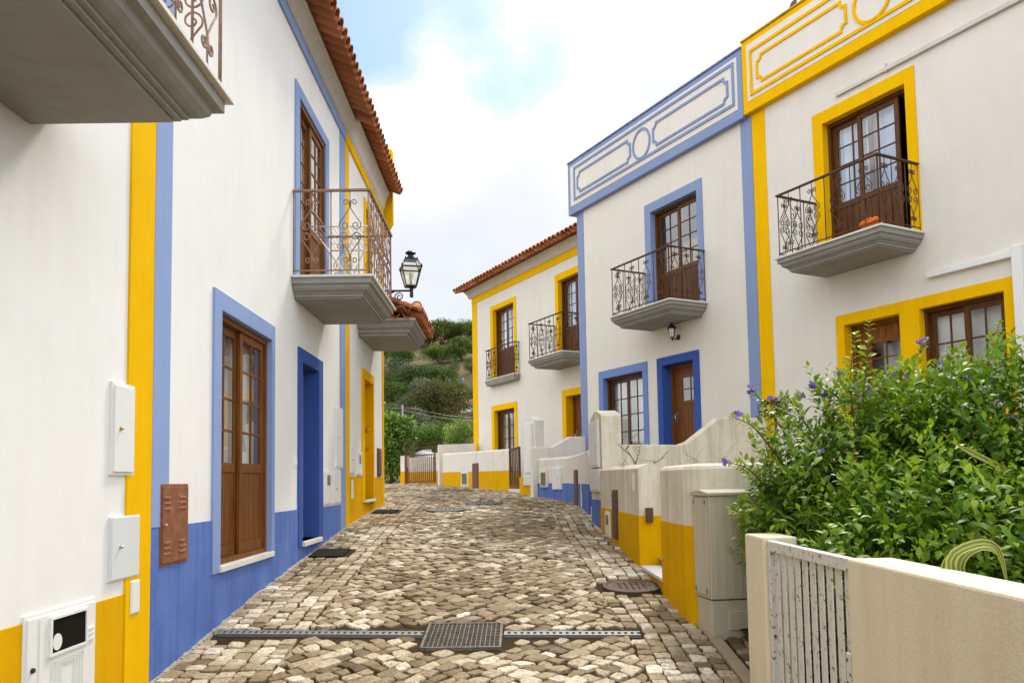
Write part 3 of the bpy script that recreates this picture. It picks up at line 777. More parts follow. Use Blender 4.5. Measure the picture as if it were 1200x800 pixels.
# cobbles: a straight border along each side, diagonal field between
RBX = [(-5,1.56), (6.85,1.56), (7.8,1.50), (9.1,1.5), (11.8,1.39), (13.8,1.42), (16.5,1.30), (18.75,.55), (20.9,.08), (26.1,-2.05), (29,-2.6), (34.5,-4.5), (45,-8)]
def rx(Y): return float(np.interp(Y, [a for a,b in RBX], [b for a,b in RBX]))
def lx(Y): return -2.5 if Y < 16.4 else -2.5-(min(Y,19)-16.4)*2.5
CUTS = [(-.71,-.05,6.34,7.02), (-2.45,-.70,6.70,6.92), (-.06,1.06,6.58,6.76)]
def in_cut(x, y):
    for (a, b, c, d) in CUTS:
        if a-.05 < x < b+.05 and c-.045 < y < d+.045: return True
    for (cx_, cy_, rr) in ((1.22,8.17,.30), (-1.16,15.1,.36), (-.48,16.42,.38)):
        if (x-cx_)**2+(y-cy_)**2 < (rr+.06)**2: return True
    if -2.5 < x < -2.0 and (10.02 < y < 10.62 or 14.6 < y < 15.25): return True
    if 1.40 < x and 7.75 < y < 9.2 and x > 1.45: return True
    return False
def stone(mb, quad, tint, seg):
    c = sum((Vector(q) for q in quad), Vector((0,0)))/4
    gap = rnd.uniform(.045,.095)
    q = [Vector(p)+(c-Vector(p))*gap*1.6 for p in quad]
    pts = []
    for i in range(4):
        a, b = q[i], q[(i+1)%4]; pv = q[i-1]
        k = rnd.uniform(.03,.24)
        p1 = a+(pv-a)*k; p2 = a+(b-a)*k
        mida = (p1+p2)/2*.55 + a*.45
        pts += [p1, mida, p2] if seg > 1 else [p1, p2]
        if seg > 1:
            mm = a+(b-a)*rnd.uniform(.42,.58); nrm = Vector((-(b-a).y, (b-a).x)); pts.append(mm+nrm*rnd.uniform(-.09,.07))
    h = rnd.gauss(0,.0045); tx, ty = rnd.gauss(0,.035), rnd.gauss(0,.035)
    def Z(p, dz): return (p.x, p.y, g(p.y)+h+dz+(p.x-c.x)*tx+(p.y-c.y)*ty)
    rings = [[Z(p,-.035) for p in pts], [Z(p,-.009) for p in pts], [Z(p+(c-p)*.05,-.002) for p in pts]]
    if seg > 1: rings.append([Z(p+(c-p)*.5, .002) for p in pts])
    mb.T = tint
    mb.loft(rings, True, False, True)
def tint_at(x, y):
    # worn pale patches and brown mossy ones
    v = .475+.19*math.sin(x*1.7+y*.55+1)*math.sin(y*.9-x*.6)+rnd.gauss(0,.225)
    return min(1, max(0, v))
mb = MB()
# borders
def border_rows(side, ncol, wcol):
    for c in range(ncol):
        y = 3.0 + rnd.random()*.1
        while y < (16.3 if side < 0 else 24):
            ln = rnd.uniform(.085,.165)
            y1 = y+ln
            e = (lambda Y: lx(Y)) if side < 0 else (lambda Y: rx(Y))
            j = lambda: rnd.gauss(0,.008)
            o0, o1 = c*wcol, (c+1)*wcol
            quad = [(e(y)-side*o0+j(), y+j()), (e(y)-side*o1+j(), y+j()), (e(y1)-side*o1+j(), y1+j()), (e(y1)-side*o0+j(), y1+j())]
            cx_, cy_ = sum(p[0] for p in quad)/4, sum(p[1] for p in quad)/4
            if not in_cut(cx_, cy_): stone(mb, quad, min(1, tint_at(cx_, cy_)+.08), 2 if y < 9 else 1)
            y = y1
border_rows(-1, 6, .132); border_rows(1, 5, .122)
# kerb-side strip to the right of the kerb line, near camera
for c in range(5):
    y = 3.2
    while y < 6.5:
        ln = rnd.uniform(.11,.17)
        quad = [(1.70+c*.12+rnd.gauss(0,.006), y), (1.70+(c+1)*.12-.006, y), (1.70+(c+1)*.12-.006, y+ln), (1.70+c*.12, y+ln)]
        stone(mb, quad, tint_at(1.7,y)-.1, 1); y += ln
sz = .158
ct, sn = math.cos(R_(44)), math.sin(R_(44))
def warp(a, b):
    x = a*ct-b*sn; y = a*sn+b*ct
    return (x+.05*math.sin(y*1.3)+.03*math.sin(x*3+y), y*1.0+.05*math.sin(x*1.9+.4))
def area(q): return abs(sum(q[i][0]*q[(i+1)%4][1]-q[(i+1)%4][0]*q[i][1] for i in range(4)))/2
i0 = -75
bw = -12.0
while bw < 42:
    rw = rnd.uniform(.10,.148); aw = -12.0+rnd.random()*.2
    while aw < 42:
        ln = rnd.choice((rnd.uniform(.09,.14), rnd.uniform(.12,.19)))
        x, y = warp(aw+ln/2, bw+rw/2)
        if 2.6 < y < 40:
            l = lx(y)+(.80 if y < 16.3 else 0); r = rx(y)-(.61 if y < 24 else 0)
            if l-.12 < x < r+.12 and not in_cut(x, y):
                q = [warp(aw, bw), warp(aw+ln, bw), warp(aw+ln, bw+rw), warp(aw, bw+rw)]
                q = [(min(max(px_+rnd.gauss(0,.015), l), r), py_+rnd.gauss(0,.015)) for px_, py_ in q]
                if area(q) > .003: stone(mb, q, tint_at(x, y), 2 if y < 11 else 1)
        aw += ln
    bw += rw
mb.T = .5
mb.build('cobbled_street', COB, smooth=False, kind='structure')
# kerb line on the near right
kb = MB(); y = 3.2
while y < 6.6:
    l_ = rnd.uniform(.45,.65); y1 = min(y+l_, 6.7)
    kb.hexa([(1.565,y,g(y)-.1),(1.665,y,g(y)-.1),(1.665,y1-.012,g(y1)-.1),(1.565,y1-.012,g(y1)-.1),(1.565,y,g(y)+.018),(1.665,y,g(y)+.018),(1.665,y1-.012,g(y1)+.018),(1.565,y1-.012,g(y1)+.018)]); y = y1
kb.build('kerb', plaster('kerb_stone', (.34,.26,.165), .4, (.15,.1,.05), .3, var=.15, fine=.9), bevel=.012, kind='structure')
# gravel under the cabinet and planted beds
mb = MB()
def bed(poly, dz):
    mb.add([(x, y, g(y)+dz) for x, y in poly], [tuple(range(len(poly)))])
bed([(1.82,-2),(9,-2),(6.6,9),(3.5,6.6),(1.82,6.7)], .06)
mb.build('planting_bed', SOIL, kind='structure')
mb = MB(); bed([(1.7,7.0),(4.6,7.0),(5.6,11.6),(4.5,13.6),(1.62,12.2)], .12); bed([(1.75,12.7),(4.4,13.9),(1.75,18.8),(.9,18.4),(1.6,16.5)], .28)
bed([(.95,19.0),(1.2,20.3),(-1.6,26.9),(-1.9,26.3),(.3,20.9)], .3)
mb.build('forecourt', plaster('forecourt_paving', (.38,.33,.26), .4, (.2,.16,.1), .2, var=.15), kind='structure')

# ------------------------------------------------------------------ drain, grate, covers, mats
def slope_M(x, y, rz=0, dz=0):
    sl_ = math.atan2(g(y+.2)-g(y-.2), .4)
    return Matrix.Translation((x, y, g(y)+dz)) @ Matrix.Rotation(sl_, 4, 'X') @ Matrix.Rotation(rz, 4, 'Z')
def drain(x0, y0, x1, y1, label):
    cx_, cy_ = (x0+x1)/2, (y0+y1)/2; ln = math.hypot(x1-x0, y1-y0); rz = math.atan2(y1-y0, x1-x0)
    M = slope_M(cx_, cy_, rz, .004)
    r = thing('drain_channel', label, 'drain', M.translation, 'slotted drain channels across the lane')
    mb = MB(); w = .05
    mb.box(-ln/2, ln/2, -w, -w+.022, -.05, .004, M); mb.box(-ln/2, ln/2, w-.022, w, -.05, .004, M)
    n = int(ln/.052); s = ln/n
    for i in range(n): mb.box(-ln/2+i*s, -ln/2+i*s+s*.55, -w+.022, w-.022, -.02, .002, M)
    mb.build('slotted_cover', STEEL, r)
    d = MB(); d.box(-ln/2, ln/2, -w+.004, w-.004, -.06, -.045, M); d.build('channel', DARK, r)
drain(-2.42, 6.87, -.71, 6.74, 'long slotted steel drain from the blue wall to the square grate')
drain(-.05, 6.71, 1.05, 6.64, 'shorter slotted steel drain from the square grate towards the grey cabinet')
M = slope_M(-.38, 6.68, -.02, .004)
r = thing('drain_grate', 'square dark iron grate in the middle of the lane', 'grate', M.translation)
mb = MB(); hx, hy = .315, .325
mb.box(-hx, hx, -hy, -hy+.02, -.05, .006, M); mb.box(-hx, hx, hy-.02, hy, -.05, .006, M); mb.box(-hx, -hx+.02, -hy+.02, hy-.02, -.05, .006, M); mb.box(hx-.02, hx, -hy+.02, hy-.02, -.05, .006, M)
mb.build('frame', GRATE, r)
mb = MB()
for i in range(1, 16): x = -hx+.02+(2*hx-.04)*i/16; mb.box(x-.0035, x+.0035, -hy+.02, hy-.02, -.03, .003, M)
for i in range(1, 15): y = -hy+.02+(2*hy-.04)*i/15; mb.box(-hx+.02, hx-.02, y-.0035, y+.0035, -.028, .000, M)
mb.build('bars', GRATE, r)
mb = MB(); mb.box(-hx+.01, hx-.01, -hy+.01, hy-.01, -.10, -.06, M); mb.build('pit', DARK, r)
def manhole(x, y, rad, mat, label, grp='round covers in the lane'):
    M = slope_M(x, y, 0, .0)
    r = thing('manhole_cover', label, 'manhole cover', M.translation, grp)
    mb = MB(); K = 28
    def rg(q, z): return [M @ Vector((q*math.cos(2*math.pi*k/K), q*math.sin(2*math.pi*k/K), z)) for k in range(K)]
    mb.loft([rg(rad,-.05), rg(rad,.010), rg(rad-.035,.012), rg(rad-.038,-.002)], True); mb.build('rim', mat, r)
    mb = MB(); mb.loft([rg(rad-.042,-.03), rg(rad-.042,.008), rg(rad*.6,.010), rg(rad*.58,.006), rg(.001,.006)], True)
    for i in range(-3, 4):
        for j in range(-3, 4):
            if i*i+j*j < 9.5: mb.box(i*rad*.21-.012, i*rad*.21+.012, j*rad*.21-.012, j*rad*.21+.012, .004, .013, M)
    mb.build('lid', mat, r)
manhole(1.22, 8.17, .29, RUSTI, 'rust brown round cover by the step in the yellow wall')
manhole(-1.16, 15.1, .36, plain('grey_iron', (.14,.12,.095), .6), 'round grey cover far up the lane, the nearer and left one of two')
manhole(-.48, 16.42, .38, plain('dark_iron', (.09,.08,.065), .6), 'round grey cover far up the lane, in front of the brown garden gate')
def mat_(x0, x1, y0, y1, label):
    M = slope_M((x0+x1)/2, (y0+y1)/2, 0, 0); hx, hy = (x1-x0)/2, (y1-y0)/2
    mb = MB(); mb.box(-hx, hx, -hy, hy, -.01, .012, M)
    for i in range(int(hx*2/.03)): mb.box(-hx+.01+i*.03, -hx+.024+i*.03, -hy+.01, hy-.01, .012, .017, M)
    mb.build('doormat', MAT_, bevel=.003, cat='doormat', label=label, group='dark mats at the left doors')
mat_(-2.47, -2.05, 10.06, 10.58, 'black mat on the cobbles at the blue entrance')
mat_(-2.47, -2.05, 14.62, 15.22, 'black mat on the cobbles at the ochre entrance')

# ------------------------------------------------------------------ utility boxes on the left walls
wall_box(FL, 5.09, 5.405, .085, .68, BOXW, 'tall white cabinet door on the yellow strip, highest of the left wall boxes', proud=.030, kmat=BRASS, knob=(.3,.5), group='utility boxes on the left walls')
wall_box(FL, 5.105, 5.50, -.58, -.175, BOXG, 'grey white box under the tall white cabinet door, above a small blank plate', kmat=CHRM, knob=(.28,.52), group='utility boxes on the left walls', flange=False, proud=.024)
wall_box(FL, 5.385, 5.51, -.825, -.605, BOXW, 'small blank white plate on the yellow strip', knob=None, group='utility boxes on the left walls', flange=False, proud=.026)
def louv(r, dp):
    for (a, b) in ((5.87,5.98), (6.14,6.26)):
        for z in (-.075, -.115, -.155, -.40, -.44, -.48):
            l = MB(); l.hexa([FL.p(a,.02,z), FL.p(b,.02,z), FL.p(b,.033,z), FL.p(a,.033,z), FL.p(a,.02,z+.02), FL.p(b,.02,z+.02), FL.p(b,.024,z+.02), FL.p(a,.024,z+.02)])
            l.build('louvre', BOXR, dp)
wall_box(FL, 5.83, 6.335, -.565, .03, BOXR, 'rusty brown metal cabinet door with louvres on the faded blue strip', kmat=CHRM, knob=(.1,.5), proud=.026, extra=louv, group='utility boxes on the left walls')
def meter(r, dp):
    a = MB(); FL.box(a, 4.44, 4.80, .026, .031, -.88, -.70); a.build('window', DARK, dp)
    a = MB()
    for (p, q, z0, z1) in ((4.425,4.445,-.895,-.685), (4.795,4.815,-.895,-.685), (4.445,4.795,-.895,-.88), (4.445,4.795,-.70,-.685)): FL.box(a, p, q, .024, .038, z0, z1)
    for k in range(4): 
        i = .012+k*.03
        for (p, q, z0, z1) in ((4.45+i,4.456+i,-1.2+i,-.92-i*.3), (4.79-i,4.796-i,-1.2+i,-.92-i*.3), (4.456+i,4.79-i,-.926-i*.3,-.92-i*.3)): FL.box(a, p, q, .024, .031, z0, z1)
    for (p, q, zz) in ((4.30+.06,4.43,-1.08), (4.82,4.90,-.82)):
        for k in range(3): FL.box(a, p, q, .024, .034, zz-k*.03, zz-k*.03+.012)
    FL.box(a, 4.338, 4.344, .022, .030, -1.25, -.68)
    a.build('ribs', BOXW, dp)
    a = MB(); a.lathe(FL.p(4.50,.030,-.825), [(.045,0), (.045,.004)], 14, FL.n); a.build('dial', BOXW, dp)
    a = MB(); a.lathe(FL.p(4.28,.026,-.93), [(.016,0), (.012,.012)], 10, FL.n); a.build('lock', BLK, dp)
wall_box(FL, 4.215, 4.945, -1.27, -.645, BOXW, 'white meter cabinet with a dark glass window in the yellow plinth', knob=None, proud=.024, extra=meter, name='meter_cabinet', cat='meter cabinet')
g2 = 'utility boxes on the left walls'
wall_box(FL, 11.75, 12.25, .25, 1.15, BOXW, 'tall white box on the blue strip beside the ochre house', knob=(.3,.5), group=g2)
def slotw(fr, a, b, c, d):
    def f(r, dp):
        m_ = MB(); fr.box(m_, a, b, .020, .0295, c, d); m_.build('window', plain('dim_pane', (.14,.12,.08), .3), dp)
    return f
wall_box(FL, 11.0, 11.52, -.27, .20, BOXW, 'white box with a brown window right of the blue entrance', knob=None, group=g2, extra=slotw(FL, 11.16, 11.34, .0, .14))
wall_box(FL, 11.60, 12.1, -.27, .22, BOXW, 'blank white box on the blue strip, left of the ochre corner', knob=(.25,.45), group=g2)
wall_box(FL, 12.86, 13.28, .18, .62, BOXW, 'blank white box on the ochre house at its near corner', knob=(.3,.5), group=g2)
wall_box(FL, 13.36, 13.86, .15, .56, BOXW, 'white box with a grey window left of the ochre entrance', knob=None, group=g2, extra=slotw(FL, 13.58, 13.74, .35, .5))
wall_box(FL, 12.95, 13.12, -.22, .08, BOXW, 'narrow white plate low on the ochre plinth', knob=None, group=g2, flange=False, proud=.014)
def slats(fr, u0, u1, z0, z1, n):
    def f(r, dp):
        m_ = MB()
        for i in range(n):
            z = z0+.03+(z1-z0-.06)*i/n; fr.box(m_, u0+.03, u1-.03, .020, .0325, z, z+(z1-z0-.06)/n*.6)
        m_.build('slats', BOXB, dp)
    return f
wall_box(FL, 15.55, 15.98, .15, .70, BOXB, 'brown slatted box past the ochre entrance', knob=None, group=g2, extra=slats(FL, 15.55, 15.98, .15, .70, 7))

# small switch plates
def plate(fr, u, z, w, h_, mat, label, name='wall_plate', cat='plate'):
    mb = MB(); fr.box(mb, u-w/2, u+w/2, -.01, .014, z-h_/2, z+h_/2); fr.box(mb, u-w/4, u+w/4, .014, .02, z-h_/4, z+h_/4)
    mb.build(name, mat, bevel=.003, cat=cat, label=label)
plate(FL, 9.58, .28, .06, .09, BOXW, 'small white bell plate left of the blue entrance')

# ------------------------------------------------------------------ things on the left balcony and wall
r = thing('drying_rack', 'folding wire drying rack standing on the left iron balcony', 'drying rack', FL.p(10.2,.5,2.46))
mb = MB(); zz = 3.22
def rk(u, n, z): return FL.p(u, n, z)
for n in (.08, .86): mb.tube([rk(9.95,n,zz), rk(11.0,n,zz)], .010, 5)
for u in (9.95, 11.0): mb.tube([rk(u,.08,zz), rk(u,.86,zz)], .010, 5)
mb.build('frame', WIRE, r, smooth=True)
mb = MB()
for i in range(1, 14): n = .08+.78*i/14; mb.tube([rk(9.95,n,zz), rk(11.0,n,zz)], .004, 4)
for u in (10.3, 10.65): mb.tube([rk(u,.08,zz-.006), rk(u,.86,zz-.006)], .004, 4)
mb.build('wires', WIRE, r, smooth=True)
for s in (0, 1):
    mb = MB()
    a, b = (.10, .62) if s == 0 else (.62, .30)
    for u in (10.1+s*.03, 10.85-s*.03): mb.tube([rk(u,a,zz-.01), rk(u,b,2.465)], .011, 5)
    mb.tube([rk(10.1,(a+b)/2+.05*(1-2*s),2.84+s*.05), rk(10.85,(a+b)/2+.05*(1-2*s),2.84+s*.05)], .009, 5)
    mb.build('leg', WIRE, r, smooth=True)

# street lantern on a scrolled bracket
LY = 13.05
lx0 = -2.5
r = thing('street_lantern', 'black iron street lantern on a scrolled bracket beyond the left balcony', 'street lamp', (-2.5,LY,3.05))
mb = MB(); zb = 3.145; xe = -1.52
mb.tube([(-2.5,LY,zb), (xe,LY,zb-.005)], .017, 6); mb.tube([(-2.5,LY,zb-.34), (-2.2,LY,zb-.22), (-1.95,LY,zb-.06), (-1.8,LY,zb-.02)], .013, 6)
ex = Vector((1,0,0)); ez = Vector((0,0,1))
for (cx_, cz_, r0, r1) in ((-1.72,zb-.10,.012,.075), (-2.33,zb-.10,.012,.07), (-2.05,zb-.045,.01,.03)):
    mb.tube(spiral(Vector((cx_,LY,cz_)), (r0,r1), 0, R_(560), 26, ex, ez), .010, 5)
mb.box(-2.505, -2.48, LY-.05, LY+.05, zb-.45, zb+.08)
mb.lathe((xe,LY,zb-.12), [(.012,0),(.028,.01),(.03,.05),(.026,.12),(.034,.13),(.03,.17),(.018,.19)], 10)
mb.build('bracket', BLK, r, smooth=False)
def sqr(cx_, cy_, w, z): return [(cx_-w,cy_-w,z),(cx_+w,cy_-w,z),(cx_+w,cy_+w,z),(cx_-w,cy_+w,z)]
lb_ = MB(); z0 = zb+.065; cxl = xe-.01
def rot(p): 
    a = R_(14); x, y = p[0]-cxl, p[1]-LY; return (cxl+x*math.cos(a)-y*math.sin(a), LY+x*math.sin(a)+y*math.cos(a), p[2])
q0 = [rot(p) for p in sqr(cxl,LY,.085,z0)]; q1 = [rot(p) for p in sqr(cxl,LY,.158,z0+.30)]; q2 = [rot(p) for p in sqr(cxl,LY,.095,z0+.44)]
for k in range(4):
    for A, B in ((q0,q1), (q1,q2)): lb_.tube([A[k], B[k]], .009, 4)
    for A, rr in ((q0,.012), (q1,.014), (q2,.013)): lb_.tube([A[k], A[(k+1)%4]], rr, 4)
    lb_.lathe(q1[k], [(.012,-.01),(.016,.01),(.004,.05)], 6); lb_.lathe(q2[k], [(.01,-.01),(.012,.01),(.004,.035)], 6)
lb_.loft([[rot(p) for p in sqr(cxl,LY,.085,z0-.012)], [rot(p) for p in sqr(cxl,LY,.085,z0)]], True, True, True)
lb_.loft([[rot(p) for p in sqr(cxl,LY,.098,z0+.445)], [rot(p) for p in sqr(cxl,LY,.06,z0+.475)]], True, True, True)
lb_.lathe((cxl,LY,z0+.47), [(.055,0),(.05,.03),(.04,.06),(.085,.07),(.09,.085),(.06,.11),(.02,.12),(.002,.125)], 12)
for k in range(3): lb_.tube([(cxl-.03+.03*k,LY,z0-.01), (xe-.02+.02*k,LY,zb+.03)], .006, 4)
lb_.build('lantern_frame', BLK, r)
gb = MB()
for k in range(4):
    j = (k+1) % 4; gb.add([q0[k], q0[j], q1[j], q1[k]], [(0,1,2,3)]); gb.add([q1[k], q1[j], q2[j], q2[k]], [(0,1,2,3)])
gb.build('lantern_panes', LGLS, r)
bb = MB(); bb.lathe((cxl,LY,z0+.01), [(.018,0),(.018,.09),(.03,.13),(.034,.17),(.024,.215),(.004,.23)], 12); bb.build('bulb', BULB, r, smooth=True)

# wall lamp under the blue house's balcony
wp = FR.p(-.62, 0, 2.78)
r = thing('wall_lamp', 'small black lantern lamp on the wall under the balcony of the blue house', 'wall lamp', wp)
mb = MB(); mb.lathe(wp, [(.055,0),(.06,.012),(.03,.03)], 12, FR.n); c_ = wp+FR.n*.16
mb.tube([wp+FR.n*.02, wp+FR.n*.09+Vector((0,0,-.05)), c_+Vector((0,0,-.03))], .012, 6)
mb.lathe(c_+Vector((0,0,-.09)), [(.004,0),(.014,.01),(.014,.05),(.035,.065),(.05,.08)], 8); mb.build('bracket', BLK, r)
mb = MB(); zb2 = c_+Vector((0,0,-.01))
for k in range(6):
    a = 2*math.pi*k/6; mb.tube([zb2+Vector((.047*math.cos(a),.047*math.sin(a),0)), zb2+Vector((.064*math.cos(a),.064*math.sin(a),.17))], .005, 4)
mb.lathe(zb2+Vector((0,0,.17)), [(.10,0),(.10,.008),(.045,.07),(.012,.09),(.012,.11),(.002,.12)], 6); mb.build('lantern_frame', BLK, r)
mb = MB(); mb.loft([[zb2+Vector((.044*math.cos(2*math.pi*k/6),.044*math.sin(2*math.pi*k/6),0)) for k in range(6)], [zb2+Vector((.061*math.cos(2*math.pi*k/6),.061*math.sin(2*math.pi*k/6),.168)) for k in range(6)]]); mb.build('lantern_panes', LGLS, r)

# orange cloth bundle on the yellow balcony
mb = MB(); c_ = FR.p(4.42, .74, 3.37); K = 16
rings = []
for i in range(9):
    t = i/8; rr = .17*math.sin(math.pi*(.08+.9*(1-t)*.95)+.05)
    rings.append([c_+FR.u*(rr*(1+.16*math.sin(3*a+i)+.1*math.sin(7*a+2*i))*math.cos(a)) + FR.n*(rr*.6*(1+.15*math.sin(4*a+i*1.3))*math.sin(a)) + Vector((0,0,.02+.15*t+.012*math.sin(5*a+i))) for a in [2*math.pi*k/K for k in range(K)]])
mb.loft(rings, True, True, True); mb.build('cloth_bundle', ORNG, smooth=True, cat='cloth', label='crumpled orange cloth lying on the balcony of the yellow house')

# bird on the yellow parapet
bp_ = FR.p(2.55, .0, 7.70)
r = thing('bird', 'small grey bird perched on the yellow parapet', 'bird', bp_)
mb = MB()
ax = (FR.u*.8+Vector((0,0,.75))).normalized(); rings = []
for t, rr in ((-.10,.008),(-.07,.016),(-.03,.038),(.02,.045),(.06,.038),(.085,.026),(.105,.028),(.125,.024),(.14,.008),(.165,.002)):
    c_ = bp_+Vector((0,0,.10))+ax*t; x_ = ax.cross(FR.n).normalized()
    rings.append([c_+FR.n*(rr*math.cos(2*math.pi*k/10))+x_*(rr*math.sin(2*math.pi*k/10)) for k in range(10)])
mb.loft(rings, True, True, True)
for s in (-1, 1): mb.tube([bp_+FR.n*.012*s, bp_+FR.n*.012*s+Vector((0,0,.07))], .004, 4)
t0 = bp_+Vector((0,0,.10))-ax*.07
mb.hexa([t0+FR.n*-.012, t0+FR.n*.012, t0-ax*.11+FR.n*.018, t0-ax*.11-FR.n*.018]+[p+Vector((0,0,.008)) for p in (t0+FR.n*-.012, t0+FR.n*.012, t0-ax*.11+FR.n*.018, t0-ax*.11-FR.n*.018)])
mb.build('body', GREYF, r, smooth=True)

# rough mortar fillet where the paving meets the left walls
mb = MB(); y = 3.0
while y < 16.3:
    y1 = y+rnd.uniform(.05,.14); w0, w1 = rnd.uniform(.012,.05), rnd.uniform(.012,.05); h0, h1 = rnd.uniform(.008,.035), rnd.uniform(.008,.035)
    mb.loft([[(-2.52,y,g(y)-.05), (-2.484+w0,y,g(y)-.05), (-2.486+w0*.6,y,g(y)+h0*.5), (-2.52,y,g(y)+h0)], [(-2.52,y1,g(y1)-.05), (-2.484+w1,y1,g(y1)-.05), (-2.486+w1*.6,y1,g(y1)+h1*.5), (-2.52,y1,g(y1)+h1)]], True, True, True); y = y1
mb.build('mortar_edge', plaster('mortar', (.42,.38,.31), .6, (.18,.14,.09), .3, var=.15, fine=1.0), kind='structure')

# ------------------------------------------------------------------ garden walls
def miter(pts):
    out = []
    for i, p in enumerate(pts):
        p = Vector(p)
        d0 = (p-Vector(pts[i-1])).normalized() if i > 0 else None
        d1 = (Vector(pts[i+1])-p).normalized() if i < len(pts)-1 else None
        if d0 is None: d0 = d1
        if d1 is None: d1 = d0
        n0 = Vector((-d0.y, d0.x)); n1 = Vector((-d1.y, d1.x)); m_ = (n0+n1).normalized()
        out.append(m_/max(.35, m_.dot(n0)))
    return out
def subdiv(pts, ztops, step=.5):
    P, Z = [pts[0]], [ztops[0]]
    for i in range(len(pts)-1):
        a, b = Vector(pts[i]), Vector(pts[i+1]); n = max(1, int((b-a).length/step))
        for k in range(1, n+1): P.append(tuple(a+(b-a)*k/n)); Z.append(ztops[i]+(ztops[i+1]-ztops[i])*k/n)
    return P, Z
def wall_run(mb, pts, ztops, o0, o1, zb, cap='round'):
    """pts: the street face in plan; o0..o1: offsets to the left of the direction of travel"""
    ms = miter(pts); rings = []
    t = o1-o0
    for p, m_, zt in zip(pts, ms, ztops):
        P = Vector(p)
        def q(k, z): 
            r = P + m_*(o0+t*k); return (r.x, r.y, z)
        if cap == 'round': rings.append([q(0,zb), q(0,zt-.045), q(.06,zt-.018), q(.2,zt-.003), q(.5,zt+.004), q(.8,zt-.003), q(.94,zt-.018), q(1,zt-.045), q(1,zb)])
        elif cap == 'gable': rings.append([q(0,zb), q(0,zt-.055), q(.06,zt-.04), q(.42,zt), q(.58,zt), q(.94,zt-.04), q(1,zt-.055), q(1,zb)])
        else: rings.append([q(0,zb), q(0,zt), q(1,zt), q(1,zb)])
    mb.loft(rings, True, True, True)
def garden_wall(label, pts, ztops, thick, zb, mat, dado=None, dmat=None, cap='round', parent=None, group='low garden walls along the right', bev=0, dedge=.006):
    P, Z = subdiv(pts, ztops)
    c = Vector(pts[0])
    r = parent or thing('garden_wall', label, 'garden wall', (c.x, c.y, g(c.y)), group)
    mb = MB(); wall_run(mb, P, Z, 0, thick, zb, cap); mb.build('wall', mat, r, bevel=bev)
    if dado is not None:
        mb = MB(); d0 = (Vector(pts[1])-Vector(pts[0])).normalized()*.006; d1 = (Vector(pts[-1])-Vector(pts[-2])).normalized()*.006
        Q = list(P); Q[0] = tuple(Vector(P[0])-d0); Q[-1] = tuple(Vector(P[-1])+d1)
        dz = dado if isinstance(dado, (list,tuple)) else [dado]*len(pts)
        _, DZ = subdiv(pts, dz)
        wall_run(mb, Q, DZ, -dedge, thick+dedge, zb-.02, 'flat'); mb.build('plinth', dmat, r)
    return r
# near wall with the white metal gate (right foreground)
nw = garden_wall('plain cream wall in the right foreground, beside the peeling white gate', [(1.60,-1.5), (1.60,3.87)], [-.385,-.385], -.22, -2.6, NW, cap='flat', bev=.012)
gp_ = garden_wall('square cream gate post between the peeling white gate and the grey cabinet', [(1.60,5.14), (1.60,5.53)], [-.372,-.372], -.22, -2.6, NW, cap='flat', bev=.012)
r = thing('metal_gate', 'peeling white slatted metal gate set in the cream wall', 'gate', (1.7,4.5,-1.55))
mb = MB(); mb.box(1.625,1.675,3.875,5.135,-.455,-.392); mb.box(1.625,1.675,3.875,3.915,-1.5,-.455); mb.box(1.625,1.675,5.095,5.135,-1.5,-.455); mb.box(1.63,1.67,3.915,5.095,-1.5,-1.44)
mb.box(1.612,1.625,3.9,3.96,-.98,-.84)
mb.build('frame', PEEL, r, bevel=.004)
n = 10
for i in range(n):
    y = 3.99+(5.03-3.99)*i/(n-1)
    mb = MB(); mb.box(1.650,1.657,y-.038,y+.038,-1.45,-.45); mb.build('slat', PEEL, r, bevel=.003)

# the yellow and white wall with a rounded turn beside the cabinet
arc = [(1.47,7.83), (1.50,7.05)] + [(1.50+.18-.18*math.cos(R_(a)), 7.0-.18*math.sin(R_(a))) for a in (10,30,50,70,90)] + [(4.4,6.80)]
garden_wall('yellow and white wall with a rounded corner behind the grey cabinet', arc, [.13]*len(arc), .28, -2.4, GW, -.392, YD)
# step in the opening
r = thing('step', 'pale stone doorstep in the opening of the yellow wall', 'step', (1.6,8.5,-1.0))
mb = MB(); mb.box(1.465, 1.95, 7.84, 9.105, -.985, -.945); mb.build('tread', ST, r, bevel=.008)
mb = MB(); mb.box(1.485, 1.95, 7.85, 9.10, -1.5, -.986); mb.build('riser', YD, r)
# second yellow wall up to the meter pillar
w1 = garden_wall('yellow and white garden wall with a tall brown slatted box', [(1.345,11.80), (1.465,9.12)], [.20,.185], .28, -1.8, GW, [-.38,-.40], YD, cap='gable')
F1 = Fr((1.465,9.12,0), (-.0447,.999,0), (-.999,-.0447,0))
wall_box(F1, 1.28, 1.62, -.76, -.12, BOXB, 'tall brown slatted box on the yellow wall before the meter pillar', knob=None, extra=slats(F1, 1.28, 1.62, -.76, -.12, 9), group='utility boxes on the low walls')
wall_box(F1, 1.86, 2.22, -.78, -.42, BOXW, 'white meter box with a grey window beside the tall brown slatted box', knob=None, group='utility boxes on the low walls', extra=slotw(F1, 1.93, 2.12, -.6, -.47))
plate(F1, .25, -.02, .07, .20, BOXW, 'narrow white plate high on the yellow wall near its end')
FE1 = Fr((1.465,9.12,0), (1,0,0), (0,-1,0))
mb = MB(); FE1.box(mb, .07, .15, -.01, .05, -.47, -.31); FE1.box(mb, .082, .138, .05, .055, -.46, -.38); mb.build('switch_box', plain('brown_plastic', (.10,.05,.03), .5), bevel=.004, cat='switch box', label='little brown box on the wall end above the doorstep')

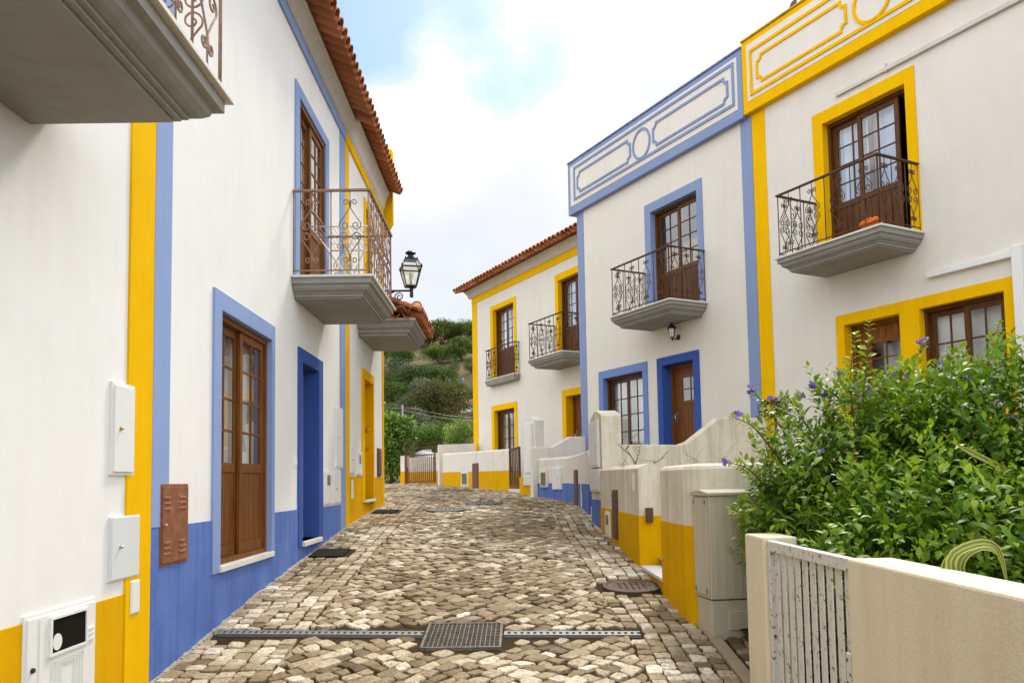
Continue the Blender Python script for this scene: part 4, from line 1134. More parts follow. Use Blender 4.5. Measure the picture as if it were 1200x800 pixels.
def pillar(label, o, u, n, wu, wn, zb, zt, dado, dmat, mat=GW):
    """a gabled meter pillar; its street face is towards n"""
    fr = Fr(o, u, n); r = thing('meter_pillar', label, 'pillar', fr.p(wu/2,-wn/2,g(o[1])), 'gabled meter pillars')
    mb = MB()
    prof = [fr.p(0,0,zb), fr.p(0,0,zt-.11), fr.p(.03,0,zt-.085), fr.p(wu*.43,0,zt-.006), fr.p(wu*.57,0,zt-.006), fr.p(wu-.03,0,zt-.085), fr.p(wu,0,zt-.11), fr.p(wu,0,zb)]
    mb.prism(prof, fr.n*-wn); mb.build('shaft', mat, r, bevel=.012)
    mb = MB(); fr.box(mb, -.006, wu+.006, -wn-.006, .006, zb-.02, dado); mb.build('plinth', dmat, r)
    for (a, b, c, d, m_) in ((.10, wu-.10, .20, zt-.17, BOXW), (.06, wu-.06, -.16, .18, BOXG)):
        c_ = max(c, dado-.1)
        db = MB(); fr.box(db, a, b, .002, .04, c_, d); o_ = db.build('cabinet_door', m_, r, bevel=.004)
        d2 = MB(); fr.box(d2, a+.03, b-.03, .04, .048, c_+.03, d-.03); d2.build('door_panel', m_, o_, bevel=.003)
        kb_ = MB(); kb_.lathe(fr.p(a+.08,.048,(c_+d)/2), [(.014,0),(.01,.015)], 8, fr.n); kb_.build('knob', CHRM, o_)
    return r
pillar('stained gabled meter pillar beside the blue end of the wall, nearer of the two', (1.375,11.81,0), (-.085,.996,0), (-.996,-.085,0), .84, .30, -1.5, 1.06, -.28, BD)
pd = Vector((.27,-.40,0)).normalized()
pillar('white gabled meter pillar where the blue plinth meets the yellow pier, farther of the two', (.36,18.92,0), tuple(pd), (-.83,-.56,0), .50, .26, -1.0, 1.52, .02, YD, GW2)

# walls between the forecourts, running back to the houses
def forecourt_wall(label, u_, n0, n1, prof, mat, thick=.16):
    fr = FR
    r = thing('garden_wall', label, 'garden wall', fr.p(u_, n0, .2), 'walls between the forecourts')
    mb = MB()
    poly = [fr.p(u_, n0, -1.6)] + [fr.p(u_, n, z) for n, z in prof] + [fr.p(u_, n1, -1.6)]
    mb.prism(poly, fr.u*thick); mb.build('wall', mat, r, bevel=.02)
forecourt_wall('stained wall sloping up to the yellow strip behind the near meter pillar', 1.50, 3.14, .02, [(3.14,.545), (1.90,.55), (1.72,.60), (1.10,.99), (.9,1.015), (.02,1.015)], GW)
forecourt_wall('white wall sloping up to the blue corner strip, behind the far meter pillar', -4.18, 1.42, -.2, [(1.42,.775), (.9,.78), (.42,1.02), (-.2,1.045)], GW2, .14)

# blue and white wall in front of the blue house
garden_wall('blue and white garden wall curving between the two meter pillars', [(.55,18.50), (1.0,17.3), (1.24,16.5), (1.36,15.2), (1.375,13.80)], [.52,.515,.51,.53,.545], .26, -1.2, GW2, [-.03,-.035,-.04,-.05,-.055], BD)
F2 = Fr((.55,18.50,0), Vector((.69,-2.0,0)).normalized(), Vector((-2.0,-.69,0)).normalized())
g3 = 'utility boxes on the low walls'
wall_box(F2, .55, .95, -.12, .26, GW2, 'pale recessed box on the blue wall, farthest along it', knob=None, group=g3, extra=slotw(F2, .62, .9, -.08, .2))
wall_box(F2, 1.25, 1.75, -.17, .30, BOXW, 'white box in the middle of the blue wall', group=g3, knob=(.75,.5))
F3 = Fr((1.36,15.2,0), Vector((-.12,1.3,0)).normalized(), Vector((-1.3,-.12,0)).normalized())
mb = None
wall_box(F3, .25, .62, -.48, .22, BOXB, 'brown narrow box on the blue wall near its bend', knob=None, group=g3)
wall_box(F3, -.5, -.1, -.5, .02, BOXW, 'white meter box with a dark window on the blue wall near its end', knob=None, group=g3, extra=slotw(F3, -.42, -.2, -.2, -.04))
plate(F3, -.75, .40, .05, .05, BLK, 'tiny dark plate high on the blue wall end')
r = thing('garden_gate', 'narrow brown gate between the blue wall and the near meter pillar', 'gate', (1.42,13.2,-.5))
mb = MB(); mb.box(1.50,1.54,12.68,13.78,-.42,.52); mb.build('leaf', BOXB, r, bevel=.004)
mb = MB(); mb.box(1.47,1.50,12.75,12.83,.0,.1); mb.build('latch', BLK, r)
r = thing('step', 'stone step below the narrow brown gate beside the near meter pillar', 'step', (1.5,13.2,-.55))
mb = MB(); mb.box(1.40,1.9,12.67,13.79,-1.0,-.43); mb.build('tread', ST, r, bevel=.01)

# far yellow wall with its gate
garden_wall('far ochre and white wall left of the brown bar gate', [(-2.08,26.06), (.04,20.92)], [.955,.865], .26, -.9, GW2, [.355,.30], YD)
F4 = Fr((.04,20.92,0), Vector((-2.12,5.14,0)).normalized(), Vector((-5.14,-2.12,0)).normalized())
wall_box(F4, 3.1, 3.75, -.10, .34, GW2, 'white box with a dark opening on the far ochre wall', knob=None, group=g3, extra=slotw(F4, 3.2, 3.65, -.04, .28))
wall_box(F4, 2.25, 2.75, -.17, .56, BOXB, 'brown box on the far ochre wall', knob=None, group=g3)
plate(F4, .6, .68, .08, .12, BOXW, 'small white plate near the top of the far ochre wall')
garden_wall('short ochre pier between the brown bar gate and the far meter pillar', [(.28,19.62), (.36,19.0)], [.12,.12], .24, -.9, YD, cap='flat')
def bar_gate(label, a, b, z0, z1, n, grp, mesh=False):
    A, B = Vector((*a,0)), Vector((*b,0)); d = (B-A); ln = d.length; d.normalize(); nn = Vector((d.y,-d.x,0))
    fr = Fr(A, d, nn); r = thing('bar_gate', label, 'gate', (a[0],a[1],z0), grp)
    mb = MB(); t = .022
    fr.box(mb, 0, ln, -t, t, z1-.045, z1); fr.box(mb, 0, ln, -t, t, z0+.05, z0+.10); fr.box(mb, 0, .045, -t, t, z0+.10, z1-.045); fr.box(mb, ln-.045, ln, -t, t, z0+.10, z1-.045)
    fr.box(mb, .0, .12, -t-.004, t+.004, z0+(z1-z0)*.42, z0+(z1-z0)*.56)
    mb.build('frame', GATE, r)
    for i in range(n):
        u = .045+(ln-.09)*(i+.5)/n; bw_ = .016 if n < 10 else .011; b_ = MB(); fr.box(b_, u-bw_, u+bw_, -.010, .010, z0+.10, z1-.045); b_.build('bar', GATE, r)
    return r
bar_gate('brown bar gate in front of the yellow door of the far house', (.06,20.85), (.30,19.66), -.17, .86, 6, 'brown gates up the lane')
r = thing('step', 'low stone step under the brown bar gate', 'step', (.3,20.2,-.25))
mb = MB(); mb.hexa([(.03,20.9,-.6),(.28,19.64,-.6),(.8,19.75,-.6),(.55,21.0,-.6),(.03,20.9,-.17),(.28,19.64,-.17),(.8,19.75,-.17),(.55,21.0,-.17)]); mb.build('tread', ST, r, bevel=.01)
garden_wall('plain white wall block behind the far ochre wall', [(-2.22,26.45), (-1.05,26.75)], [1.26,1.30], .3, -.9, GW2, cap='flat', group='walls at the far end')
bar_gate('far brown slatted driveway gate at the end of the lane', (-3.82,30.3), (-2.62,29.5), .0, 1.08, 14, 'brown gates up the lane')
garden_wall('far ochre and cream wall seen through the driveway gate', [(-4.1,31.2), (-2.4,30.0)], [1.0,1.0], .2, -.5, GW2, .45, YD, cap='flat', group='walls at the far end')
garden_wall('ochre and white gate pier at the left of the far driveway gate', [(-4.0,30.35), (-3.84,30.25)], [1.05,1.05], .3, -.5, GW2, .47, YD, cap='flat', group='walls at the far end')
garden_wall('ochre and white gate pier at the right of the far driveway gate', [(-2.60,29.5), (-2.45,29.45)], [1.12,1.12], .3, -.5, GW2, .45, YD, cap='flat', group='walls at the far end')
r = thing('wire_fence', 'thin wire fence above the far driveway gate', 'fence', (-3.3,30.6,1))
mb = MB(); A, B = Vector((-3.9,30.75,1.0)), Vector((-2.5,29.85,1.0))
for i in range(15): p = A+(B-A)*i/14; mb.tube([p, p+Vector((0,0,.5))], .006 if i not in (0,14) else .02, 4)
for z in (.2,.35,.5): mb.tube([A+Vector((0,0,z)), B+Vector((0,0,z))], .006, 4)
mb.build('wires', GATE, r)
# pale tarp over something behind the gate
mb = MB(); rings = []
c_ = at(500,533,34)
for i in range(9):
    a = i/8*math.pi/2; rings.append([(c_.x+.2+1.0*math.cos(a)**.6*math.cos(t)*(1+.05*math.sin(3*t)), c_.y+1.6*math.cos(a)**.6*math.sin(t), c_.z-.75+.85*math.sin(a)-.10*math.cos(t)+.03*math.sin(4*t+i)) for t in [2*math.pi*k/18 for k in range(18)]])
mb.loft(rings, True, True, True); mb.build('tarpaulin', CARW, smooth=True, cat='tarpaulin', label='pale grey tarpaulin humped behind the far driveway gate')

# ------------------------------------------------------------------ street cabinet
Mc = Matrix.Translation((1.60,6.49,-1.26)) @ Matrix.Rotation(R_(9), 4, 'Z')
r = thing('street_cabinet', 'tall grey beige street cabinet between the yellow wall and the cream gate post', 'cabinet', (1.9,6.6,-1.26))
wx, wy = .66, .33
mb = MB(); mb.box(.01,wx-.01,.01,wy-.01,-.25,.295,Mc); mb.box(.14,wx-.1,-.004,.01,.06,.21,Mc); mb.build('base', CAB, r, bevel=.006)
mb = MB(); mb.box(0,wx,0,wy,.305,1.125,Mc); mb.build('body', CAB, r, bevel=.006)
mb = MB()
for i in range(9): x = .05+i*.068; mb.box(x, x+.006, -.004, .0, .33, 1.10, Mc)
mb.box(.0,wx,-.003,0,.70,.706,Mc)
mb.build('front_ribs', CAB, r)
mb = MB(); mb.box(-.012,-.001,.025,wy-.025,.335,1.105,Mc); sd = mb.build('side_panel', CAB, r, bevel=.003)
mb = MB()
for (y, z) in ((.05,.37),(wy-.05,.37),(.05,1.075),(wy-.05,1.075)): mb.box(-.018,-.012,y-.012,y+.012,z-.018,z+.018,Mc)
mb.build('screw', STEEL, sd)
mb = MB(); mb.box(-.02,wx+.02,-.025,wy+.02,1.127,1.150,Mc); mb.prism([Mc @ Vector(p) for p in ((-.02,-.025,1.150),(-.02,wy+.02,1.150),(-.02,wy*.5,1.175))], (Mc.to_3x3() @ Vector((wx+.04,0,0)))); mb.build('lid', CAB, r, bevel=.004)

# ------------------------------------------------------------------ foliage
LEAF_T = np.array([(0,0,0), (.42,-.27,.07), (.42,.27,.07), (.45,0,0), (1,0,-.14), (.75,-.16,.0), (.75,.16,.0), (.78,0,-.05)])
LEAF_F = np.array([(0,3,1), (0,2,3), (1,3,5), (3,7,5), (3,2,6), (3,6,7), (5,7,4), (7,6,4)])
LEAF4_T = np.array([(0,0,0), (.5,-.33,.10), (1,0,-.10), (.5,.33,.10)])
LEAF4_F = np.array([(0,3,1), (1,3,2)])
def frames(d, up):
    d = d/np.linalg.norm(d, axis=1, keepdims=True)
    s = np.cross(up, d); ln = np.linalg.norm(s, axis=1, keepdims=True); s = np.where(ln < 1e-4, np.array([[1.,0,0]]), s/np.maximum(ln, 1e-4))
    n = np.cross(d, s); return d, s, n
def leaf_mesh(name, P, D, U, size, tint, mat, parent, simple=False, width=1.0, **kw):
    T, Fc = (LEAF4_T, LEAF4_F) if simple else (LEAF_T, LEAF_F)
    d, s, n = frames(D, U); k = len(P)
    V = P[:,None,:] + size[:,None,None]*(T[None,:,0,None]*d[:,None,:] + width*T[None,:,1,None]*s[:,None,:] + T[None,:,2,None]*n[:,None,:])
    V = V.reshape(-1, 3)
    off = np.zeros(3); q = parent
    while q is not None: off += np.array(q.location); q = q.parent
    V = V-off
    m_ = len(T); F = (Fc[None]+(np.arange(k)*m_)[:,None,None]).reshape(-1, 3)
    me = bpy.data.meshes.new(name)
    me.vertices.add(len(V)); me.vertices.foreach_set('co', V.ravel())
    me.loops.add(F.size); me.loops.foreach_set('vertex_index', F.ravel().astype(np.int32))
    me.polygons.add(len(F)); me.polygons.foreach_set('loop_start', np.arange(0, F.size, 3, dtype=np.int32))
    me.update(calc_edges=True)
    a = me.attributes.new('tint', 'FLOAT', 'POINT'); a.data.foreach_set('value', np.repeat(np.clip(tint, 0, 1), m_).astype(np.float32))
    me.materials.append(mat)
    o = bpy.data.objects.new(name, me); COL.objects.link(o)
    if parent is not None: o.parent = parent
    for kk, vv in kw.items(): o[kk] = vv
    return o
def unit(k): 
    v = nr.normal(size=(k,3)); return v/np.linalg.norm(v, axis=1, keepdims=True)

# ---- the big flowering shrub
shr = thing('flowering_shrub', 'big green shrub with violet flowers spilling over the cream wall', 'shrub', (3.1,5.6,-1.3))
EL = [((2.62,5.95,-.36),(.82,.85,1.02)), ((3.45,5.5,-.24),(.95,1.1,1.0)), ((4.35,5.0,-.32),(1.0,1.1,.98)), ((2.30,6.25,-.42),(.44,.42,.60)), ((2.35,5.0,-.75),(.48,.9,.62)), ((3.1,4.3,-.75),(.9,.7,.7)), ((3.9,6.1,-.15),(.8,.7,.95)), ((2.95,6.25,-.12),(.62,.5,.86)), ((3.05,5.6,.05),(.55,.6,.70)), ((2.45,4.9,-.5),(.55,.8,.55))]
sp_p, sp_d, sp_l = [], [], []
for (c, r3) in EL:
    cnt = int(930*(r3[0]*r3[1]+r3[1]*r3[2]+r3[0]*r3[2])/2.6)
    u_ = unit(cnt); rad = np.where(nr.random(cnt) < .75, nr.uniform(.78,1.06,cnt), nr.uniform(.35,.8,cnt))
    lump = 1+.12*np.sin(u_[:,0]*7+c[0])*np.sin(u_[:,1]*6)*np.cos(u_[:,2]*7+c[1]*3)
    p = np.array(c)+u_*np.array(r3)*(rad*lump)[:,None]
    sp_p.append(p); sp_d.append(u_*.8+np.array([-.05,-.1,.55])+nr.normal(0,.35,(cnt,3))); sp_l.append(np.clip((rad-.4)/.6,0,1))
P = np.concatenate(sp_p); D = np.concatenate(sp_d); Lv = np.concatenate(sp_l)
k = (P[:,0] > 1.70) & (P[:,2] > -1.35) & ~((P[:,0] < 1.84) & (P[:,2] < -.36)) & ~((P[:,0] < 2.30) & (P[:,1] > 6.42) & (P[:,2] < -.06)) & (P[:,1] < 6.78)
P, D, Lv = P[k], D[k], Lv[k]
# long arching shoots
def shoot(pts, n, sz0=.055):
    pts = [Vector(p) for p in pts]; out = []
    for i in range(n):
        t = (i/(n-1))**.9*(len(pts)-1.0001); a = int(t); f_ = t-a
        p0 = pts[max(a-1,0)]; p1 = pts[a]; p2 = pts[a+1]; p3 = pts[min(a+2,len(pts)-1)]
        q = .5*((2*p1)+(p2-p0)*f_+(2*p0-5*p1+4*p2-p3)*f_*f_+(3*p1-p0-3*p2+p3)*f_**3); out.append(q)
    return out
stems = MB(); lp, ld, ls, lt = [], [], [], []
SH = [  # base pixel path, depth
 ([(930,560),(900,520),(880,498),(858,488)],6.1), ([(935,600),(900,572),(875,548),(848,541)],6.2), ([(940,540),(915,500),(893,470),(880,456)],6.3), ([(1000,520),(985,470),(965,455),(955,448)],6.2),
 ([(1000,560),(1010,480),(1015,430),(1019,378)],5.9), ([(1010,560),(1000,490),(997,440),(1002,392)],5.9), ([(1060,540),(1064,470),(1070,430),(1084,400)],6.1), ([(1160,540),(1165,470),(1168,420),(1170,380)],5.7), ([(1180,540),(1185,470),(1188,430),(1190,395)],5.7), ([(1120,540),(1130,480),(1135,440),(1128,425)],5.8),
 ([(930,640),(900,615),(880,590),(868,585)],6.25), ([(960,520),(940,490),(925,468),(915,462)],6.2), ([(920,620),(895,600),(880,612),(866,606)],6.2), ([(1090,540),(1100,480),(1108,450),(1104,430)],6.0), ([(1040,540),(1035,480),(1040,450),(1046,436)],6.1), ([(975,520),(970,480),(978,455),(985,436)],6.1)]
tips = []
for path, Y in SH:
    pts = shoot([at(x, y, Y) for x, y in path], 22)
    stems.tube(pts, [.009*(1-.7*i/21) for i in range(22)], 5)
    tips.append(pts[-1])
    big = path[-1][1] < 400
    for i in range(5, 22):
        for s in (0, 1):
            q = pts[i]; t = (pts[min(i+1,21)]-pts[i-1]).normalized(); a = i*2.4+s*math.pi
            sd = t.cross(Vector((math.cos(a), math.sin(a), .3))).normalized()
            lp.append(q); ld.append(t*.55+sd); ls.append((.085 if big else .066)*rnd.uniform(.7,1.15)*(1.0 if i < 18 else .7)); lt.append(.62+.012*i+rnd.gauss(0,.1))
for i in range(60):
    c, r3 = EL[rnd.choice((0,1,2,3,4,5,6,7))]
    b_ = Vector((c[0]+rnd.uniform(-.3,.3), c[1]+rnd.uniform(-.3,.3), -1.35)); u_ = Vector((rnd.gauss(0,.5), rnd.gauss(0,.5), abs(rnd.gauss(.7,.3)))).normalized()
    e_ = Vector(c)+Vector((u_.x*r3[0], u_.y*r3[1], u_.z*r3[2]))*.9
    if e_.x < 1.85 or (e_.y > 6.4 and e_.x < 2.35): continue
    stems.tube([b_, b_.lerp(e_, .4)+Vector((0,0,.12)), b_.lerp(e_, .75)+Vector((0,0,.10)), e_], [.014,.011,.008,.004], 5)
stems.build('stems', TWIG, shr, smooth=True)
n_l = 10
d0 = D/np.linalg.norm(D, axis=1, keepdims=True)
bp, bd, bs, bt = [], [], [], []
for j in range(n_l):
    t = j/(n_l-1); ang = j*2.4+nr.random(len(P))*1.0
    side = np.cross(d0, np.stack([np.cos(ang), np.sin(ang), .3+0*ang], 1)); side /= np.maximum(np.linalg.norm(side, axis=1, keepdims=True), .01)
    bp.append(P+d0*(t*.22-.06)); bd.append(d0*(.25+.8*t)+side*(1.05-.45*t)+np.array([0,0,-.10]))
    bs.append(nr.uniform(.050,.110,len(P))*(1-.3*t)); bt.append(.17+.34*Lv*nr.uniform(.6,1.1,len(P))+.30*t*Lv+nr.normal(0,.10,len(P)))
P1, D1, S1, T1 = map(np.concatenate, (bp, bd, bs, bt))
P1 = np.concatenate([P1, np.array([tuple(q) for q in lp])]); D1 = np.concatenate([D1, np.array([tuple(q) for q in ld])]); S1 = np.concatenate([S1, ls]); T1 = np.concatenate([T1, lt])
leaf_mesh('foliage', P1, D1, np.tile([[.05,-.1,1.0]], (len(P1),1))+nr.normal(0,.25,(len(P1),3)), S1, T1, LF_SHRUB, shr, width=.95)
FLW = [(865,487,6.1),(848,542,6.2),(903,466,6.2),(938,463,6.2),(955,452,6.15),(967,462,6.2),(985,437,6.1),(1079,401,6.1),(1086,399,6.1),(1162,449,5.7),(1168,470,5.5),(1112,450,6),(960,528,5.7),(1188,490,5.4),(1104,428,6),(1060,440,6.05),(880,456,6.3),(1000,452,6.0),(1046,438,6.1),(1131,440,5.8),(1155,505,5.3),(1020,460,5.8)]
for (x, y, Y) in FLW:
    c = np.array(at(x, y, Y)); fp, fd, fs, ft = [], [], [], []
    for b in range(rnd.randint(3,6)):
        c2 = c+nr.normal(0,.016,3); ax = Vector((rnd.gauss(-.2,.5), -1, rnd.gauss(.4,.4))).normalized(); e1 = ax.orthogonal().normalized(); e2 = ax.cross(e1)
        for q in range(5):
            a = q*2*math.pi/5; fp.append(c2); fd.append(tuple(e1*math.cos(a)+e2*math.sin(a)+ax*.25)); fs.append(.024*rnd.uniform(.8,1.1)); ft.append(rnd.gauss(.5,.2))
    leaf_mesh('flower_cluster', np.array(fp), np.array(fd), np.tile([[0.,-1,.3]], (len(fp),1)), np.array(fs), np.array(ft), PETAL, shr, simple=True, width=1.25)

# strap leaf plants over the near wall
def strap(mb, pts, w):
    pts = shoot(pts, 14); n_ = len(pts); rows = []
    for i, p in enumerate(pts):
        t = (pts[min(i+1,n_-1)]-pts[max(i-1,0)]).normalized(); s = t.cross(Vector((-.50,-.80,.35))).normalized(); n2 = s.cross(t)
        f_ = i/(n_-1); ww = w*(1.0-.15*f_ if f_ < .5 else .925*(1-(f_-.5)/.5)**.75+.01)
        rows.append((p, s, n2, ww))
    for kx in range(12):
        a, b = -1+kx/6, -1+(kx+1)/6
        mb.T = kx/11
        vs = []
        for (p, s, n2, ww) in rows: vs += [p+s*ww*a+n2*ww*.35*abs(a), p+s*ww*b+n2*ww*.35*abs(b)]
        mb.add(vs, [(2*i,2*i+1,2*i+3,2*i+2) for i in range(n_-1)])
mb = MB()
for path, Y, w in (([(1140,712),(1116,672),(1118,650),(1142,638),(1163,638),(1174,655),(1181,690)],3.35,.021), ([(1140,712),(1126,672),(1130,652),(1150,641),(1170,648),(1180,672)],3.42,.018), ([(1146,712),(1112,680),(1108,662),(1122,645),(1150,637)],3.38,.016)):
    strap(mb, [at(x,y,Y) for x,y in path], w)
mb.build('strap_leaf_plant', FLAX, smooth=True, cat='plant', label='green and yellow striped strap leaves bending over the cream wall')
mb = MB(); strap(mb, [at(1190,560,4.9), at(1165,545,4.75), at(1140,532,4.6), at(1117,519,4.5)], .028); mb.T = .5
mb.build('strap_leaf', FLAX, smooth=True, cat='leaf', label='single long yellow green leaf sticking out of the flowering shrub')

# little standard tree against the yellow strip
tp = at(908,478,9.6); r = thing('topiary_tree', 'small flat topped bush on a bare stem in front of the yellow strip', 'bush', (tp.x,9.6,-.9))
mb = MB(); mb.tube([(tp.x+.02,9.6,-1.0), (tp.x-.02,9.6,-.3), (tp.x+.015,9.58,.2), (tp.x,9.6,tp.z-.05)], [.03,.026,.022,.018], 7)
for a in range(7): mb.tube([(tp.x,9.6,tp.z-.12), (tp.x+.12*math.cos(a),9.6+.12*math.sin(a),tp.z)], .008, 4)
mb.build('trunk', BARK, r, smooth=True)
k = 1500; u_ = unit(k); p = np.array(tp)+u_*np.array([.20,.2,.10])*nr.uniform(.5,1.08,k)[:,None]
leaf_mesh('crown', p, u_+nr.normal(0,.5,(k,3)), np.tile([[0,0,1.]],(k,1)), nr.uniform(.02,.04,k), nr.normal(.45,.25,k), LF_BRN, r, simple=True)
# bare twig plant behind the yellow wall
mb = MB(); b0 = at(752,545,10.4)
def twig(p, d, ln, rad, lev):
    q = [p]
    for i in range(5): d = (d+Vector((rnd.gauss(0,.16),rnd.gauss(0,.16),rnd.gauss(.03,.1)))).normalized(); q.append(q[-1]+d*ln/5)
    mb.tube(q, [rad*(1-.15*i) for i in range(6)], 5)
    if lev > 0:
        for i in (2,3,4,5):
            if rnd.random() < .8: twig(q[i], (d*.5+Vector((rnd.choice((-1,1))*rnd.uniform(.5,1),rnd.gauss(0,.3),rnd.uniform(-.1,.7)))).normalized(), ln*.5, rad*.55, lev-1)
twig(Vector((b0.x,b0.y,-.1)), Vector((.05,0,1)), .55, .014, 2); twig(Vector((b0.x,b0.y,.1)), Vector((-.9,0,.45)), .38, .009, 1); twig(Vector((b0.x,b0.y,.1)), Vector((.9,0,.4)), .38, .009, 1)
mb.build('bare_plant', TWIG, smooth=True, cat='plant', label='bare leafless twigs rising behind the yellow garden wall')
mb = MB(); b0 = at(820,520,10.8)
for i in range(4): twig(Vector((b0.x+rnd.uniform(-.35,.35),10.8,-.1)), Vector((rnd.gauss(0,.2),0,1)), .45, .004, 1)
mb.build('dry_weeds', TWIG, smooth=True, cat='plant', label='thin dry weeds in front of the stained sloping wall')

# ------------------------------------------------------------------ trees at the end of the lane and on the hill
def tree(name, label, cat, base, h, crown, mat, n_leaf, lsize, trunk=.15, group=None, clumps=26, tmean=.45, flat=1.0, seed=0, simple=True, limbs=5, inner=.35):
    """crown: (cx, cy, cz, rx, ry, rz) relative to the base"""
    q = np.random.default_rng(seed+100)
    r = thing(name, label, cat, base, group); B = np.array(base)
    cx_, cy_, cz_, rx_, ry_, rz_ = crown; C = B+np.array([cx_,cy_,cz_]); RR = np.array([rx_,ry_,rz_])
    v = q.normal(size=(clumps,3)); v /= np.linalg.norm(v, axis=1, keepdims=True); 
    if flat < 1:
        v[:,2] = np.abs(v[:,2])*1.0-.08; clumps_r = q.uniform(.55,.92,clumps); cr = q.uniform(.20,.32,clumps)*rx_
    else: clumps_r = q.uniform(.45,.88,clumps); cr = q.uniform(.26,.44,clumps)*min(rx_, rz_*1.7)
    cc = C+v*RR*clumps_r[:,None]
    idx = q.integers(0, clumps, n_leaf)
    w = q.normal(size=(n_leaf,3)); w /= np.linalg.norm(w, axis=1, keepdims=True); 
    p = cc[idx]+w*(cr[idx]*q.uniform(inner,1.1,n_leaf))[:,None]*np.array([1,1,.8 if flat >= 1 else .6])
    tn = tmean+q.normal(0,.16,clumps)[idx]+q.normal(0,.13,n_leaf)
    d = w+q.normal(0,.55,(n_leaf,3)); 
    leaf_mesh('crown', p, d, w+q.normal(0,.4,(n_leaf,3)), q.uniform(.6,1.3,n_leaf)*lsize, tn, mat, r, simple=simple)
    mb = MB(); top = Vector(C)+Vector((0,0,-rz_*.1)); b = Vector(base)
    mb.tube([b+Vector((0,0,-h*.05)), b.lerp(top,.35)+Vector((trunk*.6,0,0)), b.lerp(top,.7)-Vector((trunk*.4,0,0)), top], [trunk*1.25, trunk, trunk*.8, trunk*.45], 8)
    for i in range(min(limbs, clumps)): mb.tube([b.lerp(top,.5+.08*i), b.lerp(top,.6+.06*i).lerp(Vector(cc[i]),.5), Vector(cc[i])], [trunk*.5, trunk*.32, trunk*.12], 5)
    mb.build('trunk', BARK, r, smooth=True)
    return r
def onhill(px, py, lo=62, hi=420):
    d = ray(px, py); Y = lo
    while Y < hi:
        t = Y/d.y
        if d.z*t <= hz(d.x*t, Y): return Vector((d.x*t, Y, hz(d.x*t, Y)))
        Y += .5
    return None
def hill_tree(name, label, cat, px, pyc, rpx, hpx, mat, kind='round', n=2600, seed=0, Y=None, ext=0, **kw):
    """crown centre (px, pyc) and half sizes in photograph pixels give its place and true size on the slope"""
    if Y is None:
        P = onhill(px, pyc+hpx*(1.2 if kind != 'pine' else 1.5)+ext); Y = P.y
    if kind == 'pine': pyc += hpx*.6; hpx *= 1.55
    P0 = at(px, pyc, Y); s = Y/FPX; z0 = hz(P0.x, Y) if Y > 60 else g(Y)
    rad = rpx*s*(1.36 if kind == 'pine' else 1.22); rz_ = hpx*s*1.15; cz_ = P0.z-z0
    if cz_ < rz_*.8: z0 = P0.z-rz_*1.0; cz_ = rz_*1.0
    return tree(name, label, cat, (P0.x, Y, z0), cz_+rz_, (0,0,cz_,rad,rad*.9,rz_), mat, n, max(.03, (.062 if kind == 'pine' else .072)*rad), trunk=max(.08, rad*.05), seed=seed, flat=.5 if kind == 'pine' else 1.0, **kw)
G1 = 'umbrella pines on the hilltop'; G2 = 'trees on the hillside'
hill_tree('umbrella_pine', 'umbrella pine on the skyline directly right of the tiled canopy', 'tree', 517, 386, 20, 12, LF_PINE, 'pine', 11000, 1, group=G1, clumps=80)
hill_tree('umbrella_pine', 'umbrella pine on the skyline against the corner of the far yellow house', 'tree', 548, 384, 15, 9, LF_PINE, 'pine', 9000, 2, group=G1, clumps=70)
hill_tree('umbrella_pine', 'umbrella pine below the skyline against the far yellow house', 'tree', 541, 406, 17, 11, LF_PINE, 'pine', 9000, 3, group=G1, clumps=70)
hill_tree('umbrella_pine', 'lighter umbrella pine standing on the bare brown slope', 'tree', 514, 413, 18, 9, LF_PINE, 'pine', 9000, 4, group=G1, clumps=70, tmean=.58)
hill_tree('umbrella_pine', 'umbrella pine beside the far end of the left row, trunk showing', 'tree', 452, 412, 16, 8, LF_PINE, 'pine', 8000, 5, group=G1, clumps=60)
hill_tree('umbrella_pine', 'umbrella pine on the skyline partly hidden by the tiled canopy', 'tree', 488, 392, 20, 11, LF_PINE, 'pine', 8000, 6, group=G1, clumps=60)
hill_tree('conical_pine', 'dark conical pine on the brown slope above the blue tarp', 'tree', 531, 428, 9, 13, LF_MID, 'round', 2600, 7, group=G2, clumps=30)
hill_tree('hillside_bush', 'small dark bush alone on the brown slope left of the conical pine', 'bush', 508, 430, 6, 6, LF_PINE, 'round', 1200, 8, group=G2, clumps=14)
T = [(466,438,19,17,LF_OLIVE,'grey green tree high on the slope against the left row'), (488,443,19,13,LF_MID,'round mid green tree below the brown slope, left of centre'), (516,441,17,10,LF_MID,'low mid green tree below the conical pine'), (533,459,14,9,LF_MID,'green tree just under the blue tarp'), (497,458,17,13,LF_OLIVE,'grey green tree between the round green trees on the slope'), (461,460,17,14,LF_PINE,'dark tree on the slope touching the left row'), (552,464,10,10,LF_MID,'green tree against the far house below the blue tarp'), (512,474,31,25,LF_BRN,'biggest round olive brown tree in the middle of the slope'), (478,480,18,19,LF_OLIVE,'grey olive tree behind the utility pole'), (486,500,20,19,LF_OLIVE,'pale grey green tree low on the slope right of the pole'), (558,482,10,12,LF_OLIVE,'grey green tree beside the little white house'), (530,501,17,12,LF_PINE,'dark green tree low on the slope behind the yellow green tree'), (460,490,14,18,LF_PINE,'dark tree behind the glossy bush'), (524,424,5,4,LF_MID,None), (470,415,14,8,LF_MID,'mid green tree under the skyline beside the tiled canopy'), (552,428,8,8,LF_PINE,'dark pine at the corner of the far yellow house')]
for i, (x, y, a, b, m_, lab) in enumerate(T):
    if lab: hill_tree('hillside_tree', lab, 'tree', x, y, a, b, m_, 'round', 9000 if a > 12 else 5000, 20+i, group=G2, clumps=46, inner=.6, tmean=.43)
